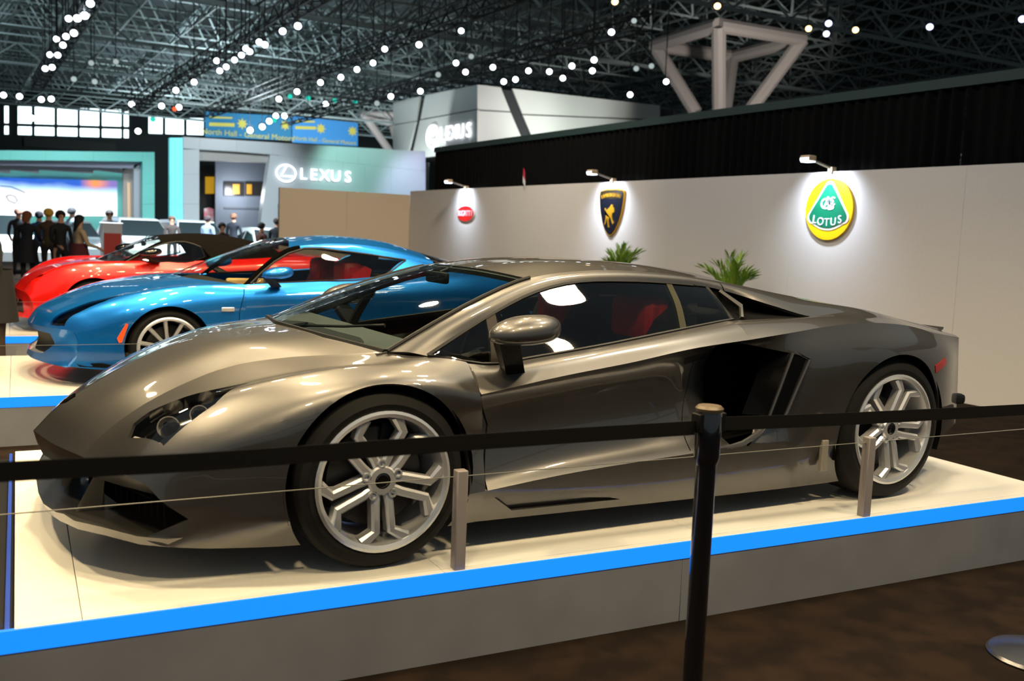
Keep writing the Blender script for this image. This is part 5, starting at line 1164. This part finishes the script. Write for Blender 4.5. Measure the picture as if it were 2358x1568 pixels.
person('person in a blue shirt half hidden between the others near the screen', stand(90, Y+4), PI, (40, 66, 110), (28, 30, 40), (30, 26, 40), 1.68)
person('person in a dark suit behind the white and red counter', stand(252, 25), 0, (22, 26, 34), (22, 26, 34), (26, 22, 22), 1.80)
person('person in a dark suit standing tall inside the booth opening', stand(538, 29), PI*.8, (20, 26, 38), (20, 24, 34), (120, 80, 60), 1.90)
person('person with dark hair and tan face looking down behind the black soft top', stand(511, 21), .3, (66, 44, 36), (30, 28, 28), (26, 18, 16), 1.58)
person('person in a pale blue top at the dark doorway of the booth', stand(478, 27), PI*.7, (140, 162, 190), (50, 56, 76), (60, 46, 50), 1.78)
person('person in a rust brown jacket near the bright white cars', stand(602, 22), PI*.6, (84, 46, 34), (36, 30, 30), (30, 22, 22), 1.62)
person('person in a dark suit beside the beige wall end', stand(638, 24), PI*.8, (20, 22, 30), (20, 22, 30), (50, 36, 30), 1.78)
person('person seen small between the portal and the cyan light panel', stand(396, 28.5), 0, (60, 50, 48), (40, 38, 40), (96, 62, 46), 1.72)

# ------------------------------------------------------------------ cars on the far floor
cw = M('far_white_paint', (236, 244, 246), .3, 0, .6); cs = M('far_silver_paint', (170, 184, 190), .3, .6, .5); fgl = M('far_car_glass', (36, 44, 46), .1)
hl_m = M('far_headlight', (240, 244, 255), .2, emit=3.0)
def far_car(label, u, y, rz, mat, kind='suv'):
    x = at(u, 540, 1, y)[0]; r = thing('parked_car', label, 'car', (x, y, -HP), rz)
    if kind == 'suv': H, bl, wh = 1.64, .96, .37; cab = [(-.95, bl), (-.25, H-.05), (.2, H), (1.9, H-.03), (2.2, bl+.05)]
    else: H, bl, wh = 1.46, .90, .33; cab = [(-.85, bl), (0, H-.05), (.4, H), (1.3, H-.04), (2.0, bl+.05)]
    low = [(-2.25, .35), (-2.3, .6), (-2.2, bl-.16), (-.95, bl), (2.2, bl+.03), (2.3, .7), (2.25, .35)]
    def cut(w0, w1, pr, taper=0):
        n = len(pr); V = [(a, -w0, b) for a, b in pr]+[(a, w0, b) for a, b in pr]; return V, [tuple(range(n-1, -1, -1)), tuple(range(n, 2*n))]+[(i, (i+1) % n, n+(i+1) % n, n+i) for i in range(n)]
    m = MB(); m.add(*cut(.90, .9, low)); m.build('body', mat, r, 25)
    n = len(cab); V = []
    for s in (-1, 1):
        for a, b in cab: V.append((a, s*(.86-.24*(b-bl)/(H-bl)), b))
    m = MB(); m.add(V, [tuple(range(n-1, -1, -1)), tuple(range(n, 2*n))]+[(i, (i+1) % n, n+(i+1) % n, n+i) for i in range(n)]); m.build('cabin', mat, r, 25)
    for s in (-1, 1):
        for x0, x1 in ((-.62, .52), (.60, 1.85)):
            f = lambda a: min(np.interp(a, [c[0] for c in cab], [c[1] for c in cab])-.10, H-.12)
            q = [(x0, bl+.06), (x1, bl+.06), (x1, f(x1)), (x0+(.45 if x0 < 0 else 0), f(x0+(.45 if x0 < 0 else 0)))]
            wy = lambda b: s*(.868-.24*(b-bl)/(H-bl)); V = [(a, wy(b), b) for a, b in q]+[(a, wy(b)-s*.03, b) for a, b in q]
            m = MB(); m.add(V, [(0, 1, 2, 3), (7, 6, 5, 4), (0, 4, 5, 1), (1, 5, 6, 2), (2, 6, 7, 3), (3, 7, 4, 0)]); m.build('side_window', fgl, r)
    a, b = cab[0], cab[1]; g = lambda t, s: (a[0]+(b[0]-a[0])*t-.02, s*(.84-.24*((a[1]+(b[1]-a[1])*t)-bl)/(H-bl)), a[1]+(b[1]-a[1])*t+.015)
    m = MB(); V = [g(.1, -1), g(.1, 1), g(.93, 1), g(.93, -1)]; V += [(x_+.02, y_, z_-.03) for x_, y_, z_ in V]; m.add(V, [(0, 1, 2, 3), (7, 6, 5, 4), (0, 4, 5, 1), (1, 5, 6, 2), (2, 6, 7, 3), (3, 7, 4, 0)]); m.build('windshield', fgl, r)
    for s in (-1, 1):
        m = MB(); m.bbox(-2.3, -2.05, min(s*.55, s*.86), max(s*.55, s*.86), .62, .76, .03); m.build('headlight', hl_m, r)
        for xx in (-1.4, 1.45):
            w_ = MB(); w_.lathe([(0, .0), (wh*.62, .0), (wh*.66, -.012), (wh, 0), (wh, .2), (0, .2)], 20, 'y', (xx, -.92 if s < 0 else .72, wh)); w_.build('wheel', tyre_m, r)
far_car('white sport utility car in front of the portal, left of the pair', 316, 31.5, PI/2+.12, cw); far_car('white sport utility car in front of the portal, right of the pair', 446, 32, PI/2+.12, cw)
far_car('white car with dark glass at the left edge before the screen', -30, 27, PI/2+.5, cw, 'suv'); far_car('silver car with bright headlight behind the beige-jacketed visitor', 160, 31.5, PI/2+.05, cs, 'sedan')
far_car('white sedan behind the black soft top before the beige wall', 622, 31, PI/2+.1, cw, 'sedan')
r = thing('info_counter', 'white info counter with red front panel between the silver and white cars', 'counter', (at(256, 540, 1, 23.5)[0], 23.5, -HP))
MB().bbox(-.24, .24, -.25, .25, 0, 1.44, .01).build('carcass', white_m, r); MB().bbox(-.21, .21, -.265, -.25, .62, 1.20, .004).build('red_panel', M('counter_red', (222, 60, 48), .4), r); MB().bbox(-.26, .26, -.28, .28, 1.44, 1.47, .01).build('counter_top', white_m, r)
for x in (1.5, 6, 10.5): lamp('SPOT', (x, 22, 6.2), (x+.6, 31.5, .6), 2600, COOL, .4, 50)  # front spots added to brighten the far parked cars
# soft light over the far floor, and added uplights that brighten the roof frame
for x, y in ((2, 24), (9, 26)): lamp('AREA', (x, y, 6.4), (x, y+1.5, 0), 1500, COOL, 1.2, 55)
for x, y in ((-4, 42), (10, 42), (24, 42), (10, 62), (30, 62)): lamp('AREA', (x, y, 5.6), (x, y, 12), 900, (.78, .94, 1), 2.5, 88)
